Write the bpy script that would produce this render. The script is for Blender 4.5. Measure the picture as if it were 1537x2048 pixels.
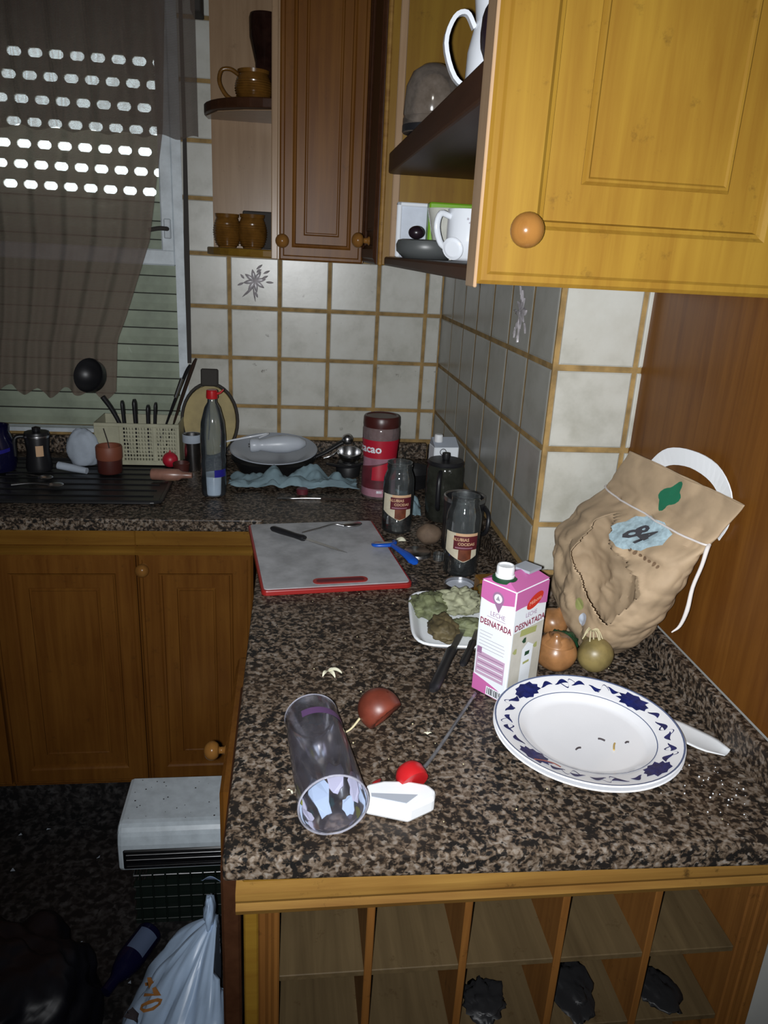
import bpy, math, random
from mathutils import Vector, Matrix, noise
R_ = math.radians
random.seed(7)
sc = bpy.context.scene
for o in list(bpy.data.objects): bpy.data.objects.remove(o)
COL = sc.collection

# ------------------------------------------------------------------ camera, world, flash, exposure
cam = bpy.data.cameras.new('camera'); camo = bpy.data.objects.new('camera', cam); COL.objects.link(camo)
cam.sensor_fit = 'VERTICAL'; cam.sensor_height = 36.0; cam.lens = 1506.99 / 2048 * 36.0
cam.clip_start = .02; cam.clip_end = 60
_r = Vector((0.992051, -0.114962, 0.051166)); _d = Vector((0.010641, -0.328513, -0.94444)); _f = Vector((0.125383, 0.937477, -0.324678))
CAM = Vector((-0.468158, -2.392932, 1.538286))
M = Matrix.Identity(4)
for i in range(3):
    M[i][0] = _r[i]; M[i][1] = -_d[i]; M[i][2] = -_f[i]; M[i][3] = CAM[i]
camo.matrix_world = M
sc.camera = camo
w = bpy.data.worlds.new('sky'); sc.world = w; w.use_nodes = True
w.node_tree.nodes['Background'].inputs[0].default_value = (.88, .95, 1, 1)
w.node_tree.nodes['Background'].inputs[1].default_value = 5.0
# the phone's flash beside its lens
fl = bpy.data.lights.new('phone_flash', 'SPOT'); fl.energy = 95; fl.color = (.96, .98, 1.0); fl.shadow_soft_size = .006
fl.spot_size = R_(110); fl.spot_blend = 1.0
flo = bpy.data.objects.new('phone_flash', fl); COL.objects.link(flo)
flo.location = CAM + Vector((-.018, 0, -.004))
flo.rotation_euler = (Vector((.21, .95, -.22))).to_track_quat('-Z', 'Y').to_euler()
vs = sc.view_settings; vs.view_transform = 'Standard'; vs.look = 'None'; vs.exposure = 0; vs.gamma = 1; vs.use_curve_mapping = False
sc.cycles.sample_clamp_indirect = 4; sc.cycles.max_bounces = 10; sc.cycles.transparent_max_bounces = 24

# ------------------------------------------------------------------ mesh helpers
def spline(pts, vals, k=4):                          # Catmull-Rom through pts, vals carried along
    P=[pts[0]*2-pts[1]]+list(pts)+[pts[-1]*2-pts[-2]]; o=[]; w=[]
    for i in range(1,len(P)-2):
        a,b,c,d=P[i-1],P[i],P[i+1],P[i+2]
        for j in range(k):
            t=j/k; o.append((b*2+(c-a)*t+(a*2-b*5+c*4-d)*t*t+(b*3-a-c*3+d)*t**3)*.5); w.append(vals[i-1]+(vals[i]-vals[i-1])*t)
    return o+[pts[-1]], w+[vals[-1]]
class MB:
    def __init__(s): s.v = []; s.f = []
    def add(s, v, f):
        n = len(s.v); s.v += [tuple(p) for p in v]; s.f += [tuple(i + n for i in q) for q in f]; return s
    def box(s, x0, x1, y0, y1, z0, z1):
        return s.add([(x0,y0,z0),(x1,y0,z0),(x1,y1,z0),(x0,y1,z0),(x0,y0,z1),(x1,y0,z1),(x1,y1,z1),(x0,y1,z1)],
                     [(0,3,2,1),(4,5,6,7),(0,1,5,4),(1,2,6,5),(2,3,7,6),(3,0,4,7)])
    def cham(s, x0, x1, y0, y1, z0, z1, c=.003):      # box with chamfered edges, one closed mesh
        lo = (x0,y0,z0); hi = (x1,y1,z1); v = []; idx = {}
        for a in (0,1):
            for b in (0,1):
                for d in (0,1):
                    for ax in range(3):
                        p = [hi[0] if a else lo[0], hi[1] if b else lo[1], hi[2] if d else lo[2]]
                        sg = (a,b,d)
                        for k in range(3):
                            if k != ax: p[k] += -c if sg[k] else c
                        idx[(a,b,d,ax)] = len(v); v.append(p)
        f = []
        for ax in range(3):
            o1, o2 = [k for k in range(3) if k != ax]
            for sv in (0,1):
                q = []
                for (i,j) in ((0,0),(1,0),(1,1),(0,1)):
                    sg = [0,0,0]; sg[ax]=sv; sg[o1]=i; sg[o2]=j; q.append(idx[(*sg,ax)])
                f.append(q)
            for i in (0,1):
                for j in (0,1):
                    q = []
                    for t in (0,1):
                        sg=[0,0,0]; sg[ax]=t; sg[o1]=i; sg[o2]=j
                        q.append((idx[(*sg,o1)], idx[(*sg,o2)]))
                    f.append((q[0][0],q[0][1],q[1][1],q[1][0]))
        for a in (0,1):
            for b in (0,1):
                for d in (0,1): f.append((idx[(a,b,d,0)],idx[(a,b,d,1)],idx[(a,b,d,2)]))
        return s.add(v, f)
    def lathe(s, prof, n=32, c=(0,0,0), a0=0, a1=2*math.pi):
        full = abs(a1-a0-2*math.pi) < 1e-6; m = n if full else n+1; rows = []; base = len(s.v); v = []; f = []
        for (r,z) in prof:
            if r < 1e-7: rows.append([len(v)]); v.append((c[0],c[1],c[2]+z))
            else:
                row = []
                for k in range(m):
                    a = a0+(a1-a0)*k/n; row.append(len(v)); v.append((c[0]+r*math.cos(a), c[1]+r*math.sin(a), c[2]+z))
                rows.append(row)
        for i in range(len(rows)-1):
            A, B = rows[i], rows[i+1]
            for k in range(n):
                k2 = (k+1) % m
                if len(A)==1 and len(B)==1: continue
                if len(A)==1: f.append((A[0],B[k2],B[k]))
                elif len(B)==1: f.append((A[k],A[k2],B[0]))
                else: f.append((A[k],A[k2],B[k2],B[k]))
        return s.add(v, f)
    def tube(s, pts, r, n=8, cap=True, flat=1.0, up=None, cr=True):
        pts = [Vector(p) for p in pts]; m = len(pts); rs = r if isinstance(r,(list,tuple)) else [r]*m; v=[]; f=[]
        if 3 <= m <= 9 and cr: pts, rs = spline(pts, rs); m = len(pts)
        ref = Vector(up) if up else Vector((0,0,1)); pa = None
        for i,p in enumerate(pts):
            t = (pts[min(i+1,m-1)]-pts[max(i-1,0)]).normalized()
            if pa is None:
                rr = ref if abs(t.dot(ref)) < .95 else Vector((1,0,0)); a = t.cross(rr).normalized()
            else: a = (pa - t*pa.dot(t)).normalized()          # carried along so the section never flips
            pa = a; b = a.cross(t).normalized()
            for k in range(n):
                g = 2*math.pi*k/n; v.append(p + a*(rs[i]*math.cos(g)) + b*(rs[i]*flat*math.sin(g)))
        for i in range(m-1):
            for k in range(n):
                k2=(k+1)%n; f.append((i*n+k,i*n+k2,(i+1)*n+k2,(i+1)*n+k))
        if cap: f.append(tuple(range(n-1,-1,-1))); f.append(tuple((m-1)*n+k for k in range(n)))
        return s.add(v,f)
    def ribbon(s, pts, w, t, wdir):                     # flat strip of width w along wdir and thickness t following pts
        pts=[Vector(p) for p in pts]; m=len(pts); v=[]; f=[]
        for i,p in enumerate(pts):
            tg=(pts[min(i+1,m-1)]-pts[max(i-1,0)]).normalized(); W=Vector(wdir[i] if isinstance(wdir,list) else wdir).normalized()
            nn=tg.cross(W).normalized(); ww = w[i] if isinstance(w,(list,tuple)) else w
            for a,b in ((-1,-1),(1,-1),(1,1),(-1,1)): v.append(p+W*(a*ww/2)+nn*(b*t/2))
        for i in range(m-1):
            for k in range(4):
                k2=(k+1)%4; f.append((i*4+k,i*4+k2,i*4+4+k2,i*4+4+k))
        f.append((3,2,1,0)); f.append(tuple((m-1)*4+k for k in range(4)))
        return s.add(v,f)
    def prism(s, poly, z0, z1):
        n=len(poly); v=[(x,y,z0) for x,y in poly]+[(x,y,z1) for x,y in poly]
        f=[tuple(range(n-1,-1,-1)), tuple(range(n,2*n))]+[(k,(k+1)%n,n+(k+1)%n,n+k) for k in range(n)]
        return s.add(v,f)
    def grid(s, fn, nu, nv, wu=False, wv=False):
        mu = nu if wu else nu+1; mv = nv if wv else nv+1; v=[]; f=[]
        for j in range(mv):
            for i in range(mu): v.append(fn(i/nu, j/nv))
        for j in range(nv):
            for i in range(nu):
                i2=(i+1)%mu; j2=(j+1)%mv; f.append((j*mu+i,j*mu+i2,j2*mu+i2,j2*mu+i))
        return s.add(v,f)
    def ball(s, c, r, n=16, m=10, dz=1.0):
        return s.lathe([(r*math.sin(math.pi*k/m), -r*dz*math.cos(math.pi*k/m)) for k in range(m+1)], n, c)
    def xf(s, m):
        s.v=[tuple(m @ Vector(p)) for p in s.v]; return s
    def warp(s, fn): s.v=[tuple(fn(Vector(p))) for p in s.v]; return s

def mesh_of(name, mb, mat=None, smooth=None):
    me = bpy.data.meshes.new(name); me.from_pydata([tuple(p) for p in mb.v], [], mb.f); me.validate(); me.update()
    import bmesh
    bm = bmesh.new(); bm.from_mesh(me); bmesh.ops.recalc_face_normals(bm, faces=bm.faces); bm.to_mesh(me); bm.free()
    if mat: me.materials.append(MAT[mat])
    if smooth is not None:
        for p in me.polygons: p.use_smooth = True
        if smooth < 180: me.set_sharp_from_angle(angle=R_(smooth))
    return me
def put(name, me, parent=None, loc=None, rot=None):
    o = bpy.data.objects.new(name, me); COL.objects.link(o)
    if parent: o.parent = parent
    if loc is not None: o.location = loc
    if rot is not None: o.rotation_euler = rot
    return o
def obj(name, mb, mat, parent=None, smooth=None, loc=None, rot=None, solid=None, bevel=None, subsurf=0):
    o = put(name, mesh_of(name, mb, mat, smooth), parent, loc, rot)
    if subsurf: m = o.modifiers.new('s','SUBSURF'); m.levels = m.render_levels = subsurf
    if solid: m = o.modifiers.new('t','SOLIDIFY'); m.thickness = solid; m.offset = 0
    if bevel: m = o.modifiers.new('b','BEVEL'); m.width = bevel; m.segments = 2; m.limit_method = 'ANGLE'
    return o
def tag(o, label, cat, group=None):
    o['label'] = label; o['category'] = cat
    if group: o['group'] = group
    return o
def thing(name, label, cat, loc=(0,0,0), rz=0, group=None, rot=None):
    o = bpy.data.objects.new(name, None); COL.objects.link(o); o.empty_display_size = .05
    o.location = loc; o.rotation_euler = rot if rot else (0,0,rz)
    return tag(o, label, cat, group)
def struct(o): o['kind'] = 'structure'; return o
def text(body, size, mat, parent, fn, name='lettering', bold=0.0, xs=1.0, align='CENTER'):
    cu = bpy.data.curves.new(name,'FONT'); cu.body = body; cu.size = size; cu.align_x = align; cu.align_y = 'CENTER'; cu.resolution_u = 2; cu.offset = bold
    t = bpy.data.objects.new(name, cu); COL.objects.link(t)
    dg = bpy.context.evaluated_depsgraph_get(); me = bpy.data.meshes.new_from_object(t.evaluated_get(dg))
    bpy.data.objects.remove(t)
    for v in me.vertices: v.co = fn(v.co.x*xs, v.co.y)
    me.materials.clear(); me.materials.append(MAT[mat])
    return put(name, me, parent)
def lerp(a,b,t): return a+(b-a)*t
def pw(x, pts):                                      # piecewise linear
    if x <= pts[0][0]: return pts[0][1]
    for (a,b),(c,d) in zip(pts, pts[1:]):
        if x <= c: return b+(d-b)*(x-a)/(c-a)
    return pts[-1][1]
def ss(x, pts):                                      # piecewise smooth
    if x <= pts[0][0]: return pts[0][1]
    for (a,b),(c,d) in zip(pts, pts[1:]):
        if x <= c:
            t=(x-a)/(c-a); t=t*t*(3-2*t); return b+(d-b)*t
    return pts[-1][1]
def rounded(w, h, r, n=5):
    p=[]
    for cx,cy,a0 in ((w/2-r,h/2-r,0),(-w/2+r,h/2-r,90),(-w/2+r,-h/2+r,180),(w/2-r,-h/2+r,270)):
        for k in range(n+1):
            a=R_(a0+90*k/n); p.append((cx+r*math.cos(a), cy+r*math.sin(a)))
    return p

# ------------------------------------------------------------------ materials
MAT = {}
def nodes(name):
    m = bpy.data.materials.new(name); m.use_nodes = True; nt = m.node_tree; MAT[name] = m
    return m, nt, nt.nodes['Principled BSDF'], nt.nodes['Material Output']
def N(nt, t, **k):
    n = nt.nodes.new(t)
    for a,b in k.items(): setattr(n,a,b)
    return n
def coords(nt, scale=(1,1,1), kind='Object'):
    mp = N(nt,'ShaderNodeMapping'); mp.inputs['Scale'].default_value = scale
    if kind == 'World':
        g = N(nt,'ShaderNodeNewGeometry'); nt.links.new(g.outputs['Position'], mp.inputs[0])
    else:
        tc = N(nt,'ShaderNodeTexCoord'); nt.links.new(tc.outputs[kind], mp.inputs[0])
    return mp.outputs[0]
def noise_tex(nt, vec, scale, detail=4, rough=.55, dist=0):
    n = N(nt,'ShaderNodeTexNoise'); n.inputs['Scale'].default_value = scale; n.inputs['Detail'].default_value = detail
    n.inputs['Roughness'].default_value = rough; n.inputs['Distortion'].default_value = dist; nt.links.new(vec, n.inputs['Vector']); return n.outputs['Fac']
def ramp(nt, fac, stops, interp='LINEAR'):
    r = N(nt,'ShaderNodeValToRGB'); r.color_ramp.interpolation = interp; e = r.color_ramp.elements
    while len(e) < len(stops): e.new(.5)
    for el,(p,c) in zip(e, stops):
        el.position = p; el.color = (c,c,c,1) if isinstance(c,(int,float)) else (*c,1)
    nt.links.new(fac, r.inputs[0]); return r.outputs[0]
def mix(nt, fac, a, b, blend='MIX'):
    m = N(nt,'ShaderNodeMix', data_type='RGBA', blend_type=blend)
    for s,val in ((0,fac),(6,a),(7,b)):
        if isinstance(val,(int,float)): m.inputs[s].default_value = val
        elif isinstance(val,tuple): m.inputs[s].default_value = (*val,1)
        else: nt.links.new(val, m.inputs[s])
    return m.outputs[2]
def bump(nt, bs, height, strength, dist=.001):
    b = N(nt,'ShaderNodeBump'); b.inputs['Strength'].default_value = strength; b.inputs['Distance'].default_value = dist
    nt.links.new(height, b.inputs['Height']); nt.links.new(b.outputs[0], bs.inputs['Normal'])
def plain(name, col, rough=.5, metal=0, var=.0, vscale=30, spec=.5, bmp=0, bscale=60, dark=None, coat=0, sub=0, trans=0):
    m, nt, bs, out = nodes(name); bs.inputs['Roughness'].default_value = rough; bs.inputs['Metallic'].default_value = metal
    bs.inputs['Specular IOR Level'].default_value = spec; bs.inputs['Coat Weight'].default_value = coat
    bs.inputs['Base Color'].default_value = (*col,1)
    if var:
        c2 = dark or tuple(x*(1-var) for x in col)
        f = noise_tex(nt, coords(nt), vscale, 5, .6)
        nt.links.new(ramp(nt, f, [(.35,c2),(.62,col)]), bs.inputs['Base Color'])
    if bmp: bump(nt, bs, noise_tex(nt, coords(nt), bscale, 4), bmp)
    if sub: bs.inputs['Subsurface Weight'].default_value = sub; bs.inputs['Subsurface Radius'].default_value = (.01,.006,.004)
    return m
def wood(name, a, b, axis='z', rough=.38, grime=.5):
    m, nt, bs, out = nodes(name)
    s = {'z':(16,16,.9),'x':(.9,16,16),'y':(16,.9,16)}[axis]
    f = noise_tex(nt, coords(nt, s), 3.2, 7, .62, .6); f2 = noise_tex(nt, coords(nt, (1,1,1)), 5, 3, .5)
    c = mix(nt, .35, ramp(nt, f, [(.3,a),(.68,b)]), ramp(nt, f2, [(.3,a),(.7,b)]))
    g = ramp(nt, noise_tex(nt, coords(nt,(1,1,1),'World'), 26, 6, .75), [(.60,0.0),(.74,1.0)])
    gm = N(nt,'ShaderNodeMath', operation='MULTIPLY'); nt.links.new(g, gm.inputs[0]); gm.inputs[1].default_value = grime
    nt.links.new(mix(nt, gm.outputs[0], c, (.035,.018,.006)), bs.inputs['Base Color'])
    bs.inputs['Roughness'].default_value = rough; bs.inputs['Specular IOR Level'].default_value = .16
    bump(nt, bs, f, .12, .0006)
    return m
def thin_glass(name, tint=(.9,.95,.95), gl=.9, haze=0.0, hazecol=(.5,.5,.5), rough=.03, ior=1.5):
    m, nt, bs, out = nodes(name); nt.nodes.remove(bs)
    tr = N(nt,'ShaderNodeBsdfTransparent'); tr.inputs[0].default_value = (*tint,1)
    g = N(nt,'ShaderNodeBsdfGlossy'); g.inputs['Roughness'].default_value = rough; g.inputs[0].default_value = (gl,gl,gl,1)
    fr = N(nt,'ShaderNodeFresnel'); fr.inputs[0].default_value = ior
    mx = N(nt,'ShaderNodeMixShader'); nt.links.new(fr.outputs[0], mx.inputs[0]); nt.links.new(tr.outputs[0], mx.inputs[1]); nt.links.new(g.outputs[0], mx.inputs[2])
    last = mx
    if haze:
        df = N(nt,'ShaderNodeBsdfDiffuse'); df.inputs[0].default_value = (*hazecol,1)
        m2 = N(nt,'ShaderNodeMixShader')
        f = ramp(nt, noise_tex(nt, coords(nt), 22, 5, .7), [(.3,haze*.4),(.75,min(1,haze*1.7))])
        nt.links.new(f, m2.inputs[0]); nt.links.new(mx.outputs[0], m2.inputs[1]); nt.links.new(df.outputs[0], m2.inputs[2]); last = m2
    nt.links.new(last.outputs[0], out.inputs[0]); return m

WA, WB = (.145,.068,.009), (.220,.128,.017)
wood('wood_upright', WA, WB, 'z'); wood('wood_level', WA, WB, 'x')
wood('wood_dim', (.095,.032,.006), (.175,.072,.013), 'z'); wood('dim_level', (.12,.05,.008), (.22,.11,.018), 'x')  # same honey wood with the weaker far light toned into its colour
wood('wood_worn', (.13,.055,.012), (.30,.17,.04), 'x', .5, 1.0)
wood('wood_side', (.085,.028,.005), (.17,.068,.012), 'z', .35, .25)
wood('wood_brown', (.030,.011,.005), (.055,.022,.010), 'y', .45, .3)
wood('wood_pale', (.24,.15,.085), (.34,.23,.14), 'z', .28, .25)
wood('rack_wood', (.10,.038,.009), (.20,.085,.020), 'z', .5, .8)
wood('rack_board', (.050,.033,.015), (.105,.072,.034), 'y', .6, .9)
wood('knob_wood', (.14,.060,.014), (.22,.100,.024), 'z', .22, 0)
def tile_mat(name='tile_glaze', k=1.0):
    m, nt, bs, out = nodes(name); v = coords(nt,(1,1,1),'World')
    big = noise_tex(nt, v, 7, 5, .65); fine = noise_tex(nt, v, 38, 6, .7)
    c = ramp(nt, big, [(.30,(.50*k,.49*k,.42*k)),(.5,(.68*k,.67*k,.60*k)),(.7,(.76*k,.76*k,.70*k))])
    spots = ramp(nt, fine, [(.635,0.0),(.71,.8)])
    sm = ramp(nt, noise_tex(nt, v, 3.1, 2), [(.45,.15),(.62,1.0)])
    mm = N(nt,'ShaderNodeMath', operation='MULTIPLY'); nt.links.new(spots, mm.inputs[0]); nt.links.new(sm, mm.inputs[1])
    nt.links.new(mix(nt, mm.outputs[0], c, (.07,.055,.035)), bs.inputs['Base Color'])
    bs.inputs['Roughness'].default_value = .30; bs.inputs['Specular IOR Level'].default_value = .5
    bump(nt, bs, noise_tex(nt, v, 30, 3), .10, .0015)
tile_mat('tile_glaze', .70); tile_mat('tile_glaze_shaded', .44)  # darker copy for the right wall, grazing shade and some grease in its colour
plain('tile_relief', (.46,.43,.45), .3, var=.4, vscale=60)
plain('grout', (.34,.215,.075), .8, var=.45, vscale=25, bmp=.4)
def granite(name, dk, br, tn, gr, scale=1.0, rough=.42):
    m, nt, bs, out = nodes(name); v = coords(nt,(1,1,1),'World')
    n1 = noise_tex(nt, v, 136*scale, 3, .5, .5); n2 = noise_tex(nt, v, 95*scale, 3, .55, .3); n3 = noise_tex(nt, v, 6, 3)
    c = ramp(nt, n1, [(.40,dk),(.455,br),(.56,tn),(.70,gr)])
    bl = ramp(nt, n2, [(.40,1.0),(.47,0.0)])
    c = mix(nt, bl, c, dk)
    c = mix(nt, ramp(nt, n3, [(.35,0.0),(.75,.45)]), c, (br[0]*.7,br[1]*.6,br[2]*.5))
    nt.links.new(c, bs.inputs['Base Color']); bs.inputs['Roughness'].default_value = rough; bs.inputs['Specular IOR Level'].default_value = .22
    bump(nt, bs, n2, .05, .0008)
granite('granite', (.010,.010,.010), (.065,.045,.030), (.165,.125,.092), (.27,.235,.20))
granite('floor_stone', (.012,.012,.013), (.022,.020,.020), (.042,.039,.039), (.075,.072,.072), .40, .45)
plain('wall_paint', (.36,.36,.34), .8, var=.15, vscale=4)
plain('white_frame', (.62,.68,.72), .4, var=.25, vscale=18)
plain('slat', (.50,.50,.40), .55, var=.3, vscale=9)
thin_glass('pane_glass', (.93,.96,.95))
def cloth_sheer(name, col, see, lace=False):
    m, nt, bs, out = nodes(name); nt.nodes.remove(bs)
    d = N(nt,'ShaderNodeBsdfDiffuse'); d.inputs[0].default_value = (*col,1)
    t = N(nt,'ShaderNodeBsdfTranslucent'); t.inputs[0].default_value = (*[x*.6 for x in col],1)
    a = N(nt,'ShaderNodeMixShader'); a.inputs[0].default_value = .35; nt.links.new(d.outputs[0], a.inputs[1]); nt.links.new(t.outputs[0], a.inputs[2])
    tr = N(nt,'ShaderNodeBsdfTransparent'); b = N(nt,'ShaderNodeMixShader')
    wv = N(nt,'ShaderNodeTexWave', bands_direction='Z'); wv.inputs['Scale'].default_value = 160; wv.inputs['Distortion'].default_value = 1.5
    nt.links.new(coords(nt,(1,1,1)), wv.inputs[0])
    f = ramp(nt, wv.outputs['Fac'], [(.25,see*.55),(.75,min(1,see*1.45))])
    nt.links.new(f, b.inputs[0]); nt.links.new(a.outputs[0], b.inputs[1]); nt.links.new(tr.outputs[0], b.inputs[2]); nt.links.new(b.outputs[0], out.inputs[0])
cloth_sheer('curtain_net', (.27,.205,.165), .30)
cloth_sheer('valance_net', (.20,.16,.135), .36)
plain('strap_dark', (.035,.030,.026), .8)

# ------------------------------------------------------------------ the room
def ring_wall(x0,x1,z0,z1,hx0,hx1,hz0,hz1,y0,y1):
    m = MB(); v=[]; 
    for y in (y0,y1):
        v += [(x0,y,z0),(x1,y,z0),(x1,y,z1),(x0,y,z1),(hx0,y,hz0),(hx1,y,hz0),(hx1,y,hz1),(hx0,y,hz1)]
    f=[]
    for k in range(4):
        k2=(k+1)%4
        f += [(k,k2,4+k2,4+k),(8+k,12+k,12+k2,8+k2),(k,8+k,8+k2,k2),(4+k,4+k2,12+k2,12+k)]
    return m.add(v,f)
XL, XR, YF, CE = -2.4, 1.6, -3.7, 2.5
WX0, WX1, WZ0, WZ1 = -2.05, -.802, .965, 2.26
wall_back = struct(obj('wall_back', ring_wall(XL-.1,XR,-.1,CE,WX0,WX1,WZ0,WZ1,0,.2), 'grout'))
wall_right = struct(obj('wall_right', MB().box(0,XR,-1.073,0,-.1,CE), 'grout'))
wall_left = struct(obj('wall_left', MB().box(XL-.1,XL,YF,0,-.1,CE), 'wall_paint'))
wall_front = struct(obj('wall_front', MB().box(XL-.1,XR+.1,YF-.1,YF,-.1,CE), 'wall_paint'))
wall_far = struct(obj('wall_side', MB().box(XR,XR+.1,YF,0,-.1,CE), 'wall_paint'))
partition = struct(obj('wall_partition', MB().box(.174,XR,-1.695,-1.073,0,CE), 'wall_paint'))
floor = struct(obj('floor', MB().box(XL,XR,YF,0,-.1,0), 'floor_stone'))
ceiling = struct(obj('ceiling', MB().box(XL-.1,XR+.1,YF-.1,.2,CE,CE+.1), 'wall_paint'))

# tiles: each one is a piece of its wall, joints 11 mm
TP, JW = .15, .011
_tm = {}
def tile_mesh(w,h,mat='tile_glaze'):
    k=(round(w,4),round(h,4),mat)
    if k not in _tm:
        m=MB(); v=[]; 
        for ins,y in (((0,0),(0,-.0045),(.0025,-.0065)) if mat=='tile_glaze' else ((0,0),(0,-.0006),(.004,-.0016))):
            v += [(-w/2+ins,y,-h/2+ins),(w/2-ins,y,-h/2+ins),(w/2-ins,y,h/2-ins),(-w/2+ins,y,h/2-ins)]
        f=[]
        for r in (0,4):
            for q in range(4): f.append((r+q,r+(q+1)%4,r+4+(q+1)%4,r+4+q))
        f.append((8,9,10,11))
        _tm[k]=mesh_of('tile', m.add(v,f), mat)
    return _tm[k]
def tile(parent, a0,a1,z0,z1, face):
    w=a1-a0-JW; h=z1-z0-JW
    if w<.004 or h<.004: return None
    c=(a0+a1)/2; z=(z0+z1)/2
    if face=='back': loc,rot=(c,0,z),(0,0,0)
    elif face=='pillar': loc,rot=(c,-1.073,z),(0,0,0)
    else: loc,rot=(0,c,z),(0,0,R_(-90))       # right wall faces -X
    j=lambda s: random.uniform(-s,s)
    o=put('tile', tile_mesh(w,h,'tile_glaze_shaded' if face=='right' else 'tile_glaze'), parent, loc, (rot[0]+j(.004), rot[1]+j(.003), rot[2]+j(.005))); return o
rowsz=[.96]+[1.06+TP*k for k in range(0,4)]
cols=[0,-.0523]+[-.0523-TP*k for k in range(1,6)]
flower=None
for i in range(len(cols)-1):
    for j in range(len(rowsz)-1):
        t=tile(wall_back, cols[i+1], cols[i], rowsz[j], rowsz[j+1], 'back')
        if i==4 and j==3: flower=t
for k in range(4,10):                                           # the column beside the window
    tile(wall_back, cols[6], cols[5], 1.06+TP*(k-1), 1.06+TP*k, 'back')
ycols=[-1.073+TP*k for k in range(0,8)]; ycols[-1]=0-.002
rflower=None
for i in range(len(ycols)-1):
    for j in range(len(rowsz)-1):
        t=tile(wall_right, ycols[i], ycols[i+1], rowsz[j], rowsz[j+1], 'right')
        if i==1 and j==3: rflower=t
for (a0,a1) in ((0.004,.154),(.154,.174)):
    for j in range(len(rowsz)-1): tile(wall_right, a0, a1, rowsz[j], rowsz[j+1], 'pillar')
def relief(parent, seed, yo=.0062):                                       # raised flower spray on a glazed tile
    rr=random.Random(seed); m=MB()
    def leaf(cx,cz,l,wd,a,h=.003):
        v=[];f=[]
        for s in range(7):
            t=s/6; ww=wd*math.sin(math.pi*(.06+.9*t))
            for q in (-1,0,1): v.append((cx+math.cos(a)*l*t-math.sin(a)*ww*q, -yo-(h if q==0 else 0), cz+math.sin(a)*l*t+math.cos(a)*ww*q))
        for s in range(6):
            for q in (0,1): f.append((s*3+q,s*3+q+1,s*3+q+4,s*3+q+3))
        m.add(v,f)
    for k in range(8): leaf(0,.004,.034,.007,2*math.pi*k/8+.2)
    for k in range(9):
        a=rr.uniform(0,6.28); d=rr.uniform(.024,.042); leaf(d*math.cos(a),d*math.sin(a)-.003,rr.uniform(.014,.024),.004,a+rr.uniform(-.8,.8))
    leaf(0,-.01,.05,.004,-2.4); leaf(-.005,-.012,.045,.003,-1.4)
    o=obj('flower_relief', m, 'tile_relief', parent, 60); o['kind']='stuff'
relief(flower,1); relief(rflower,5,.0014)

# ------------------------------------------------------------------ window, roller blind, curtains
win=struct(obj('window_1', ring_wall(WX0,WX1+.022,WZ0,WZ1,WX0+.05,WX1-.004,WZ0+.012,WZ1-.05,-.012,.03), 'white_frame'))
win['label']='white window frame with roller blind behind it beside the tiled wall'
obj('sash_stile', MB().cham(-.846,-.808,.002,.045,1.475,2.2,.004), 'white_frame', win)
obj('sash_stile', MB().cham(-1.46,-1.41,.002,.045,1.475,2.2,.004), 'white_frame', win)
obj('sash_rail', MB().cham(-2.0,-.808,.0,.046,1.470,1.515,.004), 'white_frame', win)
obj('pane', MB().box(-1.42,-.84,.022,.025,1.51,2.2), 'pane_glass', win)
obj('pane', MB().box(-2.0,-.81,.030,.033,WZ0+.01,1.475), 'pane_glass', win)
hd=obj('window_handle', MB().cham(-.836,-.816,-.010,.002,1.545,1.60,.003), 'white_frame', win)
obj('lever', MB().tube([(-.826,-.008,1.572),(-.826,-.028,1.572),(-.845,-.032,1.572),(-.875,-.032,1.566)],.006,8), 'strap_dark', hd)
blind=thing('roller_blind','cream slatted roller blind with daylight through its upper slots','blind',(0,.1,WZ0))
def slat_mesh(h, teeth, phase):
    x0,x1=WX0+.001,WX1-.001; H=.023
    # crenellated top edge: bars of slat stock between the light slots
    p=[(x0,0),(x1,0),(x1,h+H)]; x=x1-.010-phase
    while x-.040>x0+.012:
        p += [(x-.008,h+H),(x-.0015,h+H-.006),(x,h+H/2),(x-.0015,h+.006),(x-.008,h),(x-.032,h),(x-.0385,h+.006),(x-.040,h+H/2),(x-.0385,h+H-.006),(x-.032,h+H)]; x-=.056
    p += [(x0,h+H)]
    m=MB().prism(p,-.004,.004); m.xf(Matrix.Rotation(R_(90),4,'X'))
    return m
z=0.0; solid_me=None; k=0
solid_me=mesh_of('slat', MB().prism([(-.004,0),(.003,0),(.006,.02),(.003,.0523),(-.004,.0523),(-.0065,.025)],WX0+.001,WX1-.001).xf(Matrix(((0,0,1,0),(1,0,0,0),(0,1,0,0),(0,0,0,1)))),'slat')
groove_me=mesh_of('groove_shade', MB().box(WX0+.002,WX1-.002,-.0075,0,-.0016,.0016),'strap_dark')  # black strip added at each slat joint to draw the groove's shade
while z < 1.60-WZ0:
    put('slat', solid_me, blind, (0,random.uniform(-.001,.001),z)); put('groove_shade', groove_me, blind, (0,0,z+.0524)); z+=.0524
zs=[1.674,1.728,1.782,1.839,1.897,1.957,2.014]
zz=[WZ0+z-.0019]+zs
for q in range(len(zs)):
    z0=zz[q]+(.0115 if q else 0); h=zs[q]-.0115-z0
    ph=(0,.022,.008,.03,.004,.032,.012)[q]
    obj('slat', slat_mesh(h, True, ph), 'slat', blind, loc=(0,0,z0-WZ0))
z=2.0255-WZ0
while z+WZ0 < WZ1-.04:
    put('slat', solid_me, blind, (0,0,z)); z+=.0524
obj('slat', MB().box(WX0+.001,WX1-.001,-.004,.004,z,WZ1-WZ0), 'slat', blind)
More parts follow.
